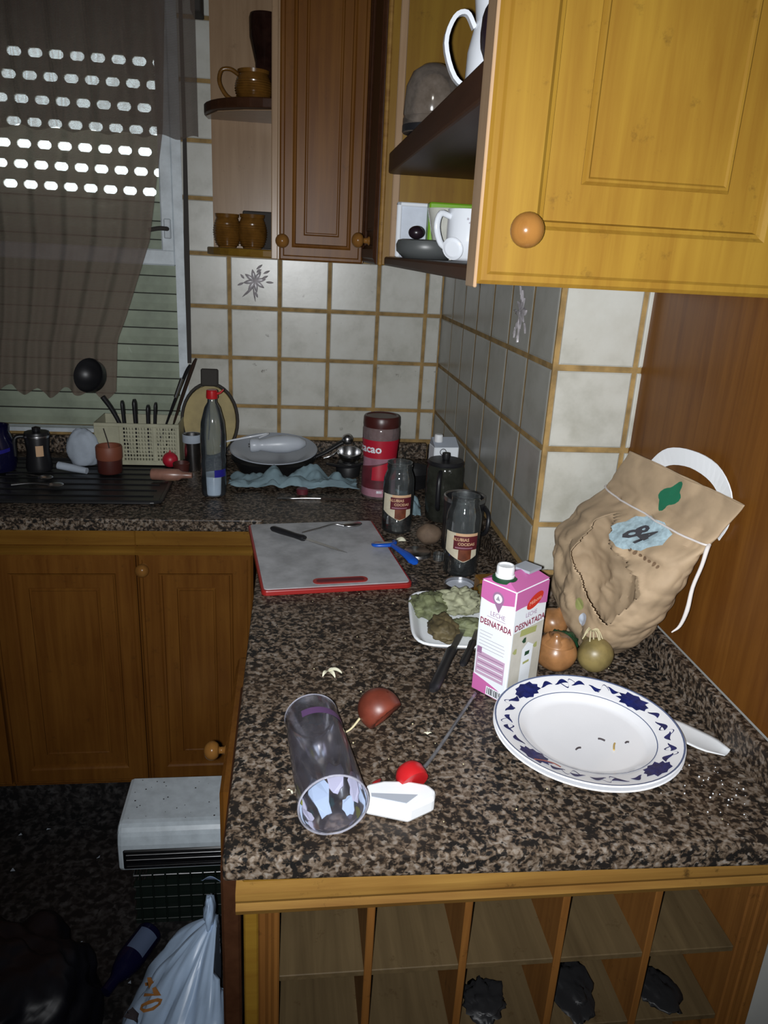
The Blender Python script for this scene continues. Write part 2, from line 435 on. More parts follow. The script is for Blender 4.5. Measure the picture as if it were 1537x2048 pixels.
# roller strap beside the window
st=MB().ribbon([(-.768,-.016,2.2),(-.768,-.016,1.80),(-.772,-.017,1.5),(-.774,-.018,1.19)],[.010,.011,.016,.012],.002,(1,0,0))
tag(obj('blind_strap', st,'strap_dark'),'dark cloth blind strap hanging down the tiles by the window','strap')
rod=thing('curtain_rod','dark curtain rod and end bracket above the window','curtain rod',(0,0,2.17))
obj('rod', MB().tube([(-2.1,-.07,.02),(-.735,-.07,.02)],.008,12),'strap_dark',rod,40)
obj('bracket', MB().cham(-.735,-.708,-.085,-.0,-.065,.02,.003),'strap_dark',rod)
def fold(x,z,seed,amp): return amp*(math.sin(x*62+seed+.8*math.sin(z*2.2))+.5*math.sin(x*131+seed*2+z*1.3))
def curtain(u,v):
    zt=2.178; xr=pw(v,[(0,-.80),(.33,-.82),(.60,-.868),(.80,-.945),(.86,-.972),(1,-.985)])
    xl=-2.0
    uu=u**pw(v,[(0,1),(.5,.93),(.85,.80),(1,.84)])
    zb=1.098+.012*math.sin(u*70)+.005*math.sin(u*31)
    z=lerp(zt,zb,v); x=lerp(xl,xr,uu)
    d=pw(v,[(0,1),(.4,1),(.85,.75),(1,1.1)])
    y=-.062+fold(u*1.25,z,0,.0085)*d - .012*max(0,(u-.7)/.3)*math.sin(min(1,v/.86)*math.pi/2)
    return (x,y,z)
tag(obj('net_curtain', MB().grid(curtain,260,60),'curtain_net',None,180),'long grubby net curtain gathered to one side over the window','curtain')
def valance(u,v):
    x=lerp(-2.02,-.722,u); z=lerp(2.18,1.803+.006*math.sin(u*90),v)
    return (x,-.098+fold(u*1.3,z,2.,.007)*(.6+.6*v),z)
tag(obj('curtain_valance', MB().grid(valance,240,24),'valance_net',None,180),'short dark net valance hanging across the top of the window','valance')

# ------------------------------------------------------------------ doors
def rings(w,h,prof,close=True):
    m=MB(); v=[]; f=[]
    for ins,y in prof: v += [(ins,y,ins),(w-ins,y,ins),(w-ins,y,h-ins),(ins,y,h-ins)]
    for r in range(len(prof)-1):
        for q in range(4): f.append((r*4+q,r*4+(q+1)%4,r*4+4+(q+1)%4,r*4+4+q))
    n=len(prof)
    if close: f += [(n*4-4,n*4-3,n*4-2,n*4-1),(3,2,1,0)]
    return m.add(v,f)
KN=None
def knob_me():
    global KN
    if KN is None:
        p=[(0,-.002),(.010,-.002),(.010,.001),(.0065,.004),(.006,.012),(.009,.014)]+[(.0172*math.sin(R_(a)),.0255-.0172*.86*math.cos(R_(a))) for a in range(35,181,12)]
        p[-1]=(0,p[-1][1]); KN=mesh_of('knob', MB().lathe(p,24).xf(Matrix.Rotation(R_(90),4,'X')),'knob_wood',180)
    return KN
def door(parent, w,h,loc,rot, fr, gap, knob, t=.020, mats=('wood_upright','wood_upright')):
    d=obj('door', rings(w,h,[(0,t),(0,.007),(.004,.003),(.010,.003),(.013,0),(fr-.010,0),(fr-.006,.004),(fr-.002,.005),(fr,.010),(fr+.004,.010)]), mats[0], parent, loc=loc, rot=rot)
    i=fr+gap
    if w-2*i>.02:
        obj('raised_panel', rings(w-2*i,h-2*i,[(0,.010),(.0,.0085),(.003,.0045),(.0055,.0045),(.0075,.0065)]), mats[1], d, loc=(i,0,i))
    if knob: put('knob', knob_me(), d, (knob[0],0,knob[1]))
    return d

# ------------------------------------------------------------------ worktop
ct=MB().prism([(-2.3,-.002),(-.002,-.002),(-.002,-1.075),(.166,-1.075),(.166,-1.741),(-.537,-1.722),(-.533,-.622),(-2.3,-.622)],.868,.90)
counter=obj('countertop', ct,'granite',None,bevel=.004)
tag(counter,'speckled brown granite worktop turning the corner in an L','worktop')
for b,wl in (((-2.3,-.020,-.020,-.0005,.901,.955),wall_back),((-.020,-.0005,-1.073,-.020,.901,.955),wall_right),((-.020,.166,-1.093,-1.0735,.901,.955),wall_right),((.148,.1655,-1.693,-1.093,.901,.955),partition)):
    obj('granite_upstand', MB().cham(*b,.003),'granite',wl)

# ------------------------------------------------------------------ base cabinets under the back run
def base_cab(x0,x1,knob_right,label,knob=True):
    t=thing('base_cabinet',label,'cabinet',(x0,-.60,0),0,'base cabinets under the sink run'); W=x1-x0
    obj('carcass', MB().box(.001,W-.001,.022,.57,.10,.866),'wood_side',t)
    obj('top_rail', MB().cham(.0,W,.0,.022,.822,.867,.002),'dim_level',t)
    m=MB().prism([(0,.0),(-.012,.002),(-.014,.008),(-.009,.012),(-.011,.018),(0,.021)],0,W)
    m.xf(Matrix(((0,0,1,0),(1,0,0,0),(0,1,0,0),(0,0,0,1)))); obj('moulding', m,'dim_level',t,loc=(0,0,.800))
    door(t,W-.006,.678,(.003,-.002,.118),(0,0,0),.058,.034,((W-.03) if knob_right else .015,.648) if knob else None,mats=('wood_dim','wood_dim'))
    obj('plinth', MB().box(0,W,.045,.06,.001,.10),'floor_stone',t)
    return t
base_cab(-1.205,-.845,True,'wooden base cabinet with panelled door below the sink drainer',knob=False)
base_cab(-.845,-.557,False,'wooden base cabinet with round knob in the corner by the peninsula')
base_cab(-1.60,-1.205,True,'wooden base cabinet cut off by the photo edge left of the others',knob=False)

# ------------------------------------------------------------------ wine rack and peninsula
rk=thing('wine_rack','worn wooden pigeonhole rack at the end of the peninsula','rack',(0,-1.70,0))
obj('top_rail', MB().cham(-.517,.172,.0,.022,.843,.866,.002),'wood_level',rk)
m=MB().prism([(.004,0),(-.010,.003),(-.014,.012),(-.010,.020),(-.013,.026),(-.012,.036),(.004,.040)],-.524,.172)
m.xf(Matrix(((0,0,1,0),(1,0,0,0),(0,1,0,0),(0,0,0,1)))); obj('moulding', m,'wood_worn',rk,loc=(0,0,.804))
obj('post_edge', MB().cham(-.516,-.499,-.002,.02,.06,.806,.002),'wood_level',rk)
for a,b,y in ((-.499,-.489,.004),(-.489,-.482,.001),(-.482,-.474,.003)): obj('post_bead', MB().cham(a,b,y,.022,.06,.806,.002),'rack_wood',rk)
for a,b,y in ((.128,.140,.002),(.140,.148,-.002),(.148,.158,.002),(.158,.172,-.001)): obj('post_bead', MB().cham(a,b,y,.022,.06,.806,.002),'rack_wood',rk)
for x in (-.364,-.243,-.118,.004): obj('divider', MB().cham(x-.005,x+.005,.003,.32,.08,.806,.0012),'rack_wood',rk)
for z in (.684,.560,.436,.312,.188): obj('shelf', MB().cham(-.474,.128,.006,.318,z-.005,z+.004,.001),'rack_board',rk)
obj('back_panel', MB().box(-.50,.15,.322,.332,.06,.86),'rack_board',rk)
obj('side_board', MB().box(.129,.168,.022,.33,.06,.842),'rack_wood',rk)
obj('side_board', MB().box(-.512,-.475,.022,.33,.06,.842),'wood_brown',rk)
obj('bottom_rail', MB().cham(-.516,.172,.0,.33,.02,.07,.002),'rack_wood',rk)
pc=thing('peninsula_cabinet','long wooden cabinet under the peninsula with a door facing the floor heap','cabinet',(0,0,0))
obj('carcass', MB().box(-.512,.160,-1.365,-.63,.10,.866),'wood_brown',pc)
obj('plinth', MB().box(-.48,.160,-1.365,-.64,.001,.10),'floor_stone',pc)
dd=door(pc,.42,.585,(-.575,-.96,.125),(0,0,R_(-90)),.055,.03,(.27,.554),mats=('wood_dim','wood_dim'))
obj('hinge_rail', MB().box(-.557,-.512,-1.36,-.95,.60,.66),'wood_brown',pc)
df=obj('drawer_front', MB().cham(-.5425,-.520,-1.692,-1.31,.60,.862,.003),'wood_brown',pc)

# tall wooden side panel right of the peninsula
tag(obj('side_panel', MB().box(.166,.174,-1.695,-1.076,.956,1.512),'wood_side'),'plain brown wooden panel rising behind the paper bag','panel')

# ------------------------------------------------------------------ wall cabinets
TOPZ=2.28
es=thing('end_shelf_unit','open wooden end shelf with rounded shelves beside the window','shelf',(-.695,0,1.51))
obj('back_panel', MB().box(0,.185,-.008,-.001,.0,TOPZ-1.51),'wood_pale',es)
def quarter(z0,z1,mat,c=0):
    p=[(.186,-.009),(-.012,-.009),(-.014,-.05)]+[(.186-.20*math.cos(R_(a)),-.05-.20*math.sin(R_(a))) for a in range(10,91,10)]
    return obj('shelf', MB().prism(p,z0,z1),mat,es,bevel=.003)
quarter(.0,.020,'wood_level'); quarter(.358,.382,'wood_brown'); quarter(.72,.742,'wood_brown')
obj('underside_lining', MB().prism([(.184,-.010),(-.008,-.010),(-.008,-.06),(.03,-.15),(.10,-.20),(.184,-.235)],.3555,.3575),'wood_pale',es)
wc=thing('wall_cabinet','narrow wooden wall cabinet with one panelled door on the back wall','cabinet',(-.508,-.32,1.51),0,'wooden wall cabinets')
obj('carcass', MB().box(.0,.225,.0,.318,.0,TOPZ-1.51),'wood_pale',wc)
obj('edge_strip', MB().cham(-.012,.004,-.018,.002,-.001,TOPZ-1.51,.002),'wood_pale',wc)
door(wc,.214,.765,(.008,-.021,-.002),(0,0,0),.042,.020,(.008,.046),mats=('wood_dim','wood_dim'))
fc=thing('corner_wall_cabinet','wooden wall cabinet in the corner seen edge on with its pale end panel','cabinet',(-.278,-.67,1.513),0,'wooden wall cabinets')
obj('end_panel', MB().cham(.004,.270,.0,.018,.0,TOPZ-1.513,.002),'wood_upright',fc)
obj('end_stile', MB().cham(.020,.036,-.008,.0,.018,TOPZ-1.513,.002),'wood_pale',fc)
obj('front_bead', MB().cham(-.004,.006,-.006,.012,-.002,TOPZ-1.513,.003),'wood_worn',fc)
obj('carcass', MB().box(.010,.270,.018,.34,.0,TOPZ-1.513),'wood_brown',fc)
door(fc,.318,.765,(-.012,.335,.0),(0,0,R_(-90)),.042,.03,(.20,.05),mats=('wood_brown','wood_brown'))
nc=thing('hanging_cabinet','bright honey wood hanging cabinet with round knob and open shelves at its side','cabinet',(-.278,-1.59,1.513),0)
door(nc,.365,.76,(.002,.0,.0),(0,0,0),.066,.036,(.040,.054))
obj('filler_board', MB().cham(.3685,.4435,.004,.022,.0,.76,.003),'wood_upright',nc)
obj('face_strip', MB().cham(-.0005,.0035,.006,.045,-.004,.76,.001),'wood_pale',nc)
obj('face_board', MB().box(.004,.44,.0215,.040,.0,.76),'wood_side',nc)
def slab(z0,z1,name):
    p=[(.006,.046),(.008,.90),(.020,.912),(.270,.912),(.270,.53),(.44,.50),(.44,.046)]
    return obj(name, MB().prism(p,z0,z1),'wood_brown',nc,bevel=.004)
slab(.0,.018,'bottom_shelf'); slab(.182,.222,'middle_shelf'); slab(.555,.58,'top_shelf')
obj('inner_back', MB().box(.2705,.275,.53,.912,.018,.76),'wood_side',nc)

# ------------------------------------------------------------------ materials of the things
plain('white_plastic', (.78,.80,.82), .35, var=.06, vscale=20); plain('red_plastic', (.42,.012,.015), .3); plain('china', (.80,.81,.84), .12, var=.03, vscale=14)
plain('blue_print', (.010,.018,.13), .25, var=.5, vscale=90); plain('blue_line', (.09,.12,.22), .25)
plain('pink_print', (.52,.13,.35), .4); plain('carton_white', (.76,.80,.84), .38); plain('carton_beige', (.56,.54,.47), .4, var=.15, vscale=25)
plain('maroon_print', (.22,.025,.06), .5); plain('grey_print', (.32,.30,.35), .5); plain('lilac_print', (.50,.34,.47), .5); plain('lilac_dark', (.30,.16,.28), .5)
plain('olive_print', (.34,.36,.13), .5); plain('green_dark', (.010,.055,.022), .4); plain('logo_red', (.55,.03,.015), .4); plain('logo_pale', (.75,.42,.33), .4)
plain('dark_print', (.05,.05,.06), .5); plain('board_white', (.46,.47,.49), .5, var=.35, vscale=16, bmp=.1); plain('board_red', (.30,.016,.014), .35)
plain('black_plastic', (.012,.012,.014), .4); plain('steel', (.55,.55,.56), .28, 1.0, var=.2, vscale=30); plain('blue_plastic', (.010,.09,.50), .3)
thin_glass('jar_glass', (.93,.95,.95), .95, .05, (.35,.37,.38)); thin_glass('bottle_plastic', (.95,.97,.98), .9, .05, (.40,.46,.52), .06)
thin_glass('cup_plastic', (.96,.95,.97), .9, .07, (.48,.46,.54), .10); thin_glass('carafe_glass', (.30,.32,.28), .8, .45, (.05,.052,.042), .1)
thin_glass('rim_plastic', (.9,.9,.94), .9, .45, (.52,.52,.60), .1)
thin_glass('brown_glass', (.30,.16,.12), .8, .35, (.05,.022,.016), .06); thin_glass('clear_tube', (.72,.72,.74), .9, .25, (.45,.45,.48), .1)
thin_glass('cloudy_glass', (.72,.70,.66), .9, .35, (.24,.20,.17), .12); thin_glass('cacao_plastic', (.80,.70,.70), .7, .35, (.34,.26,.26), .15)
plain('label_cream', (.62,.56,.42), .6, var=.2, vscale=40); plain('label_maroon', (.10,.012,.018), .5); plain('label_orange', (.42,.22,.10), .6, var=.5, vscale=40); plain('label_tan', (.60,.38,.22), .6)
plain('label_bean', (.20,.05,.02), .5, var=.5, vscale=50); plain('lid_brown', (.055,.012,.010), .35); plain('cacao_red', (.42,.012,.03), .4); plain('cacao_pink', (.42,.20,.26), .5, var=.4, vscale=14)
plain('cacao_dark', (.13,.02,.03), .5, var=.4, vscale=20)
plain('kraft', (.44,.32,.20), .75, var=.28, vscale=9, bmp=.25, bscale=45); plain('paper_white', (.78,.80,.82), .7); plain('paper_green', (.012,.14,.07), .6)
plain('sticker_blue', (.42,.56,.62), .6, var=.35, vscale=120); plain('cord_white', (.62,.58,.56), .8); plain('kraft_print', (.16,.10,.055), .8)
plain('onion_skin', (.36,.17,.065), .32, var=.5, vscale=18, bmp=.15, bscale=30); plain('onion_olive', (.26,.20,.075), .4, var=.5, vscale=22); plain('onion_red', (.17,.036,.020), .42, var=.5, vscale=14)
plain('straw', (.52,.46,.28), .8); plain('leaf_green', (.17,.19,.095), .7, var=.6, vscale=40, bmp=.6, bscale=70); plain('leaf_pale', (.36,.37,.24), .7, var=.45, vscale=45, bmp=.6, bscale=70)
plain('leaf_brown', (.13,.10,.045), .7, var=.6, vscale=30, bmp=.5); plain('leaf_yellow', (.22,.16,.035), .6, var=.4, vscale=20); plain('foam', (.78,.81,.84), .6, bmp=.15, bscale=160)
plain('garlic', (.70,.68,.52), .6); plain('potato', (.15,.10,.065), .8, var=.4, vscale=25); plain('terracotta', (.20,.058,.030), .55); plain('terracotta_dark', (.065,.014,.010), .5)
plain('basket_cream', (.42,.41,.29), .5, var=.2, vscale=20); plain('towel_blue', (.20,.29,.33), .85, var=.35, vscale=10); plain('pan_black', (.010,.010,.011), .5); plain('grey_plate', (.34,.37,.42), .3)
plain('appliance_grey', (.52,.56,.62), .35, var=.1, vscale=12); plain('amber_glaze', (.17,.075,.014), .22, var=.4, vscale=30); plain('amber_dark', (.09,.035,.010), .3)
plain('pink_clear', (.30,.15,.11), .3, var=.4, vscale=25); plain('wood_handle', (.035,.020,.014), .5); plain('yellow_board', (.36,.28,.11), .6, var=.35, vscale=12); plain('navy_glass', (.006,.006,.03), .15)
plain('navy_glow', (.02,.018,.22), .25); plain('cloth_pale', (.44,.50,.58), .8, var=.2, vscale=14, bmp=.3); plain('sink_black', (.012,.012,.013), .38); plain('lime', (.16,.36,.015), .4)
plain('tray_blue', (.58,.63,.72), .25, var=.2, vscale=12); plain('cup_white', (.72,.75,.80), .15); plain('cup_cream', (.62,.62,.56), .2, var=.25, vscale=16); plain('foil', (.75,.76,.80), .22, 1.0)
plain('dark_plum', (.014,.008,.012), .3); plain('grey_dish', (.07,.075,.075), .4); plain('enamel', (.62,.70,.76), .35, var=.18, vscale=30); plain('slot_black', (.004,.004,.005), .25)
plain('crate_green', (.010,.016,.013), .35); plain('bin_bag', (.007,.007,.012), .45, bmp=.4, bscale=25); plain('bag_plastic', (.42,.55,.74), .35, var=.15, vscale=6); plain('bag_print', (.34,.14,.035), .6)
plain('yellow_dot', (.40,.42,.02), .5); plain('lilac_dot', (.46,.46,.62), .4); plain('blue_dot', (.40,.50,.70), .4); plain('purple_band', (.10,.05,.13), .4); plain('teal_dot', (.10,.32,.36), .4)
plain('bottle_paper', (.10,.14,.24), .6); plain('blue_scrap', (.30,.40,.60), .7); plain('noodle', (.50,.34,.10), .6); plain('scrap_dark', (.05,.04,.045), .7); plain('rust_stain', (.22,.07,.05), .6)

def cyl_map(cx,cy,R,z0,a0):                       # text or patch (x,y) -> wall of an upright round thing; a0 = bearing of its middle
    return lambda x,y: Vector((cx+R*math.cos(a0+x/R), cy+R*math.sin(a0+x/R), z0+y))
def cyl_patch(R, a0, x0,x1,zlo,zhi,n=16, t=.0):   # curved patch on radius R, bearing a0 + x/R; zlo/zhi may be functions of x
    m=MB(); v=[]; f=[]
    for i in range(n+1):
        x=lerp(x0,x1,i/n); a=a0+x/R
        for z in (zlo(x) if callable(zlo) else zlo, zhi(x) if callable(zhi) else zhi): v.append((R*math.cos(a),R*math.sin(a),z))
    for i in range(n): f.append((2*i,2*i+2,2*i+3,2*i+1))
    return m.add(v,f)
def bearing(x,y): return math.atan2(CAM.y-y, CAM.x-x)
def nz(p,s,seed=0): return noise.noise(Vector(p)*s+Vector((seed*7.3,seed*3.1,seed*1.7)))
def blob(c, rx,ry,rz, amp, freq, seed, n=40, m=28, floor=None):
    mb=MB().ball((0,0,0),1,n,m)
    def fn(p):
        k=1+amp*(nz(p,freq,seed)+.5*nz(p,freq*2.3,seed+1)+.3*abs(nz(p,freq*5,seed+2)))
        q=Vector((p.x*rx*k+c[0],p.y*ry*k+c[1],p.z*rz*k+c[2]))
        if floor is not None and q.z<floor: q.z=floor
        return q
    return mb.warp(fn)
ZC=.90

# ------------------------------------------------------------------ milk carton
C0=Vector((-.141,-1.437,ZC)); CA=R_(38.2); CW,CD,CH=.085,.063,.186
mk=thing('milk_carton','pink and white one litre carton of skimmed milk with white screw cap','carton',C0,CA)   # x along the right face, y back along the left face
def carton_side(x,z): return (x,z)
b=MB(); tz=CH
b.add([(0,0,0),(CW,0,0),(CW,CD,0),(0,CD,0),(0,0,tz),(CW,0,tz),(CW,CD,tz),(0,CD,tz),(CW*.15,CD*.5,tz+.012),(CW*.9,CD*.5,tz+.012)],
      [(0,3,2,1),(0,1,5,4),(1,2,6,5),(2,3,7,6),(3,0,4,7),(4,5,9,8),(5,6,9),(6,7,8,9),(7,4,8)])
obj('box', b,'carton_white',mk,bevel=.002)
E_=.0006
def fR(x,z): return Vector((x,-E_,z))              # right face, faces the camera's right
def fL(x,z): return Vector((-E_,CD-x,z))           # left face; x runs from its far edge to the shared edge
def patch(name,fn,poly,mat,off=0):
    n=len(poly); m=MB().add([fn(x,z) for x,z in poly],[tuple(range(n))]); o=obj(name,m,mat,mk)
    if off:
        o.location = (0,-off,0) if fn is fR else (-off,0,0)
    return o
def wave(x0,x1,za,zb,n=10,amp=.003): return [(lerp(x0,x1,i/n), lerp(za,zb,i/n)+amp*math.sin(i/n*math.pi*1.3)) for i in range(n+1)]
patch('pink_band',fR,[(.001,CH-.001)]+[(p[0],p[1]) for p in wave(.001,CW-.001,CH-.030,CH-.037)]+[(CW-.001,CH-.001)],'pink_print')
patch('pink_band',fL,[(.001,CH-.001)]+wave(.001,CD-.001,CH-.028,CH-.026,10,-.004)+[(CD-.001,CH-.001)],'pink_print')
obj('pink_top', MB().add([(0,0,tz+E_),(CW,0,tz+E_),(CW*.9,CD*.5,tz+.0127),(CW*.15,CD*.5,tz+.0127),(0,CD,tz+E_),(CW,CD,tz+E_)],[(0,1,2,3),(4,3,2,5),(0,3,4),(1,5,2)]),'pink_print',mk)
obj('silver_flap', MB().box(.052,.084,.016,.046,tz+.0095,tz+.0135),'grey_plate',mk)
patch('beige_panel',fR,[(.003,.004),(CW-.003,.004),(CW-.003,.118),(.003,.118)],'carton_beige')
patch('bottle_picture',fR,[(.030,.022),(.058,.022),(.060,.083),(.044,.092),(.031,.083)],'carton_white',.0004)
patch('green_ribbon',fR,[(.020,.108),(.062,.104),(.064,.114),(.022,.119)],'olive_print',.0004)
patch('picture_mark',fR,[(.038,.070),(.050,.070),(.051,.076),(.039,.077)],'green_dark',.0008); patch('picture_mark',fR,[(.036,.056),(.052,.056),(.052,.060),(.036,.060)],'olive_print',.0008)
for q,(x,z) in enumerate(((.012,.086),(.066,.080),(.034,.098))): patch('picture_leaf',fR,[(x+.007*math.cos(k*1.05)*(1 if k%2 else .5),z+.005*math.sin(k*1.05)) for k in range(6)],'olive_print' if q!=2 else 'green_dark',.0006)
patch('logo_oval',fR,[(.050+.0205*math.cos(k*.3142)+.003*math.sin(k*.3142),.160+.0115*math.sin(k*.3142)+.004*math.cos(k*.3142)) for k in range(20)],'logo_red',.0004)
text('Milbona',.0095,'logo_pale',mk,lambda x,y:Vector((.050+x,-.0016,.160+y+.18*x)),'logo_lettering')
text('LECHE',.0105,'lilac_dark',mk,lambda x,y:Vector((.044+x*.95,-.0010,.140+y)),'lettering')
text('DESNATADA',.0155,'maroon_print',mk,lambda x,y:Vector((.043+x*.86,-.0010,.1255+y*.9)),'lettering',.0004)
text('LECHE',.0105,'lilac_dark',mk,lambda x,y:Vector((-.0010,CD-(.035+x*.9),.138+y)),'lettering')
patch('text_rule',fL,[(.016,.1315),(.050,.1310),(.050,.1317),(.016,.1322)],'lilac_dark',.0003)
text('DESNATADA',.0150,'maroon_print',mk,lambda x,y:Vector((-.0010,CD-(.033+x*.66),.121+y*.9)),'lettering',.0004)
for k in range(6): patch('small_print',fL,[(.006,.104-k*.0055),((.030,.028,.052,.054,.054,.053)[k],.104-k*.0055),((.030,.028,.052,.054,.054,.053)[k],.1048-k*.0055),(.006,.1048-k*.0055)],'grey_print',.0002)
patch('table_panel',fL,[(.004,.030),(.057,.030),(.057,.068),(.004,.070)],'lilac_print',.0002); patch('table_tab',fL,[(.004,.066),(.013,.066),(.013,.077),(.004,.077)],'lilac_dark',.0004)
for k in range(6): patch('table_row',fL,[(.007,.035+k*.0055),(.055,.035+k*.0055),(.055,.0365+k*.0055),(.007,.0365+k*.0055)],'lilac_dark' if k%2 else 'carton_white',.0004)
patch('pink_foot',fL,[(.001,.001),(CD-.001,.001)]+[(CD-.001,.012)]+[(lerp(CD-.001,.001,i/8),.012+.016*(i/8)**.7) for i in range(1,9)],'pink_print',.0002)
patch('barcode_ground',fL,[(.028,.002),(.060,.002),(.060,.0165),(.028,.0165)],'carton_white',.0005)
for k in range(9): patch('barcode_bar',fL,[(.030+k*.0032,.004),(.0314+k*.0032+(k%3)*.0005,.004),(.0314+k*.0032+(k%3)*.0005,.015),(.030+k*.0032,.015)],'dark_print',.0008)
patch('pin_mark',fL,[(.033+.0105*math.cos(R_(a)),.166+.0105*math.sin(R_(a))) for a in range(-20,201,20)]+[(.036,.143)],'lilac_dark',.0004)
patch('pin_face',fL,[(.033+.0072*math.cos(R_(a)),.166+.0072*math.sin(R_(a))) for a in range(0,360,24)],'carton_white',.0008)
patch('pin_icon',fL,[(.029,.163),(.037,.163),(.033,.171)],'grey_print',.0011)
obj('cap_collar', MB().lathe([(0,0),(.019,0),(.019,.004),(.015,.006),(0,.006)],24,(.017,CD*.56,tz+.004)),'green_dark',mk,40)
cp=obj('screw_cap', MB().lathe([(0,0),(.0142,0),(.0145,.004),(.0132,.005),(.0134,.016),(.0122,.0185),(.0105,.0185),(.0100,.0165),(0,.0165)],28,(.017,CD*.56,tz+.009)),'white_plastic',mk,40)
# ------------------------------------------------------------------ plates
def plate(z, label, decorated):
    t=thing('dinner_plate',label,'plate',(-.053,-1.541,z),R_(12)); R=.130
    prof=[(0,.0),(.070,.0),(.074,-.003),(.079,-.003),(.082,.003),(.098,.012),(.128,.0215),(.130,.0230),(.1285,.0242),(.100,.0165),(.093,.0140),(.085,.0085),(.076,.0055),(0,.0048)]
    obj('dish', MB().lathe(prof,72),'china',t,50)
    if decorated:
        top=[(0,.0048),(.076,.0055),(.085,.0085),(.093,.0140),(.100,.0165),(.1285,.0242)]
        def P(r,a,e=.0006): return (r*math.cos(a),r*math.sin(a),pw(r,top)+e)
        for r0,r1,mt in ((.1262,.1285,'blue_line'),(.0935,.0948,'blue_line')):
            obj('rim_line', MB().grid(lambda u,v:P(lerp(r0,r1,v),u*2*math.pi),72,1,True),mt,t)
        def motif(kind,a0,rr):
            m=MB()
            if kind=='peony':
                n=20; pts=[P(.1105,a0,.0007)]
                for k in range(n):
                    g=2*math.pi*k/n; d=(.0135 if k%2 else .0104)*(1+.25*rr.random()); pts.append(P(.1105+d*.95*math.sin(g), a0+1.75*d*math.cos(g)/.11,.0007))
                m.add(pts,[(0,1+k,1+(k+1)%n) for k in range(n)])
            elif kind=='curl':
                n=14; pts=[]
                for k in range(n+1):
                    g=k/n; a=a0+lerp(-.11,.11,g)+.03*math.sin(g*6.28); r=.1115+.0085*math.sin(g*6.28); wd=.0006+.0007*g
                    pts += [P(r-wd,a,.0007),P(r+wd,a,.0007)]
                m.add(pts,[(2*k,2*k+1,2*k+3,2*k+2) for k in range(n)])
            else:
                n=10; pts=[]; s=rr.choice((-1,1)); L=rr.uniform(.075,.105); q0=rr.uniform(-.003,.003)   # comma-shaped leaf with a curled tip
                for k in range(n+1):
                    g=k/n; a=a0+lerp(-L,L,g); r=.111+q0+s*(.0034*math.sin(g*math.pi*1.5)-.001); wd=.0007+.0042*math.sin(math.pi*g**.8)**1.5
                    pts += [P(r-wd*.8,a,.0007),P(r+wd*.8,a,.0007)]
                m.add(pts,[(2*k,2*k+1,2*k+3,2*k+2) for k in range(n)])
            obj(kind, m,'blue_print',t)
        rr=random.Random(3)
        for k in range(4):
            a=2*math.pi*(k/4)+.35; motif('peony',a,rr)
            for d in (.46,.90): motif('curl',a+d,rr)
            for d in (.33,.56,.79,1.02,1.25): motif('scroll',a+d-.02,rr)
        m=MB().tube([P(.121,3.55,.001),P(.110,3.62,.001),P(.104,3.72,.001),P(.106,3.82,.001)],.0012,6,flat=.4); obj('stain', m,'rust_stain',t)
    return t
plate(.9030,'lower of two stacked china dinner plates, mostly hidden',False)
plate(.9105,'upper china dinner plate with blue flower rim, dirty with food bits',True)
for (dx,dy,a,l,mt,lab,nm) in ((.030,-.028,1.1,.016,'noodle','yellow noodle scrap on the plate','noodle_scrap'),(.018,-.012,2.6,.009,'scrap_dark','dark crumb beside the noodle on the plate','food_crumb'),(-.022,-.030,.4,.009,'scrap_dark','curled dark scrap near the plate centre','food_crumb'),(.052,-.020,.2,.006,'scrap_dark','dark crumb nearest the right rim of the plate','food_crumb')):
    p=[(-.053+dx+math.cos(a)*l*(t-.5), -1.541+dy+math.sin(a)*l*(t-.5)+.0015*math.sin(t*3), .9172) for t in (0,.33,.66,1)]
    tag(obj(nm, MB().tube(p,.0013,6),mt,None,60),lab,'food')
m=MB().add([(0,0,0)],[]); m=MB()
def paddle(u,v):
    w=pw(u,[(0,.014),(.4,.030),(.8,.028),(1,.012)]); return (lerp(.040,.140,u), lerp(-1.470,-1.578,u)+0, .9035+.003*math.sin(u*3.1)) if False else (lerp(.062,.140,u)+w*(v-.5)*1.6*.80, lerp(-1.475,-1.577,u)+w*(v-.5)*1.6*.60, .9030+.0025*(2*v-1)**2+.002*u)
tag(obj('plastic_scoop', MB().grid(paddle,12,8),'white_plastic',None,180,solid=.0015),'white plastic scoop sticking out from under the plates','scoop')
# ------------------------------------------------------------------ chopping board, knives, peeler
A=R_(7)
cb=thing('chopping_board','red rimmed chopping board with grey white face lying in the corner','board',(-.391,-.851,ZC),A)
obj('rim', MB().prism(rounded(.303,.378,.012),0.0,.011),'board_red',cb,bevel=.002)
obj('face', MB().prism(rounded(.293,.366,.008),.0105,.0125),'board_white',cb)
def stadium(w,h,n=8): return [(w/2-h/2+h/2*math.cos(R_(a)),h/2*math.sin(R_(a))) for a in [-90+180*k/n for k in range(n+1)]]+[(-w/2+h/2+h/2*math.cos(R_(a)),h/2*math.sin(R_(a))) for a in [90+180*k/n for k in range(n+1)]]
hs=obj('handle_slot', MB().prism([(x+.008,y-.160) for x,y in stadium(.112,.026)],.0120,.0140),'board_red',cb)
obj('slot_floor', MB().prism([(x+.008,y-.160) for x,y in stadium(.098,.014)],.0138,.0145),'label_maroon',hs)
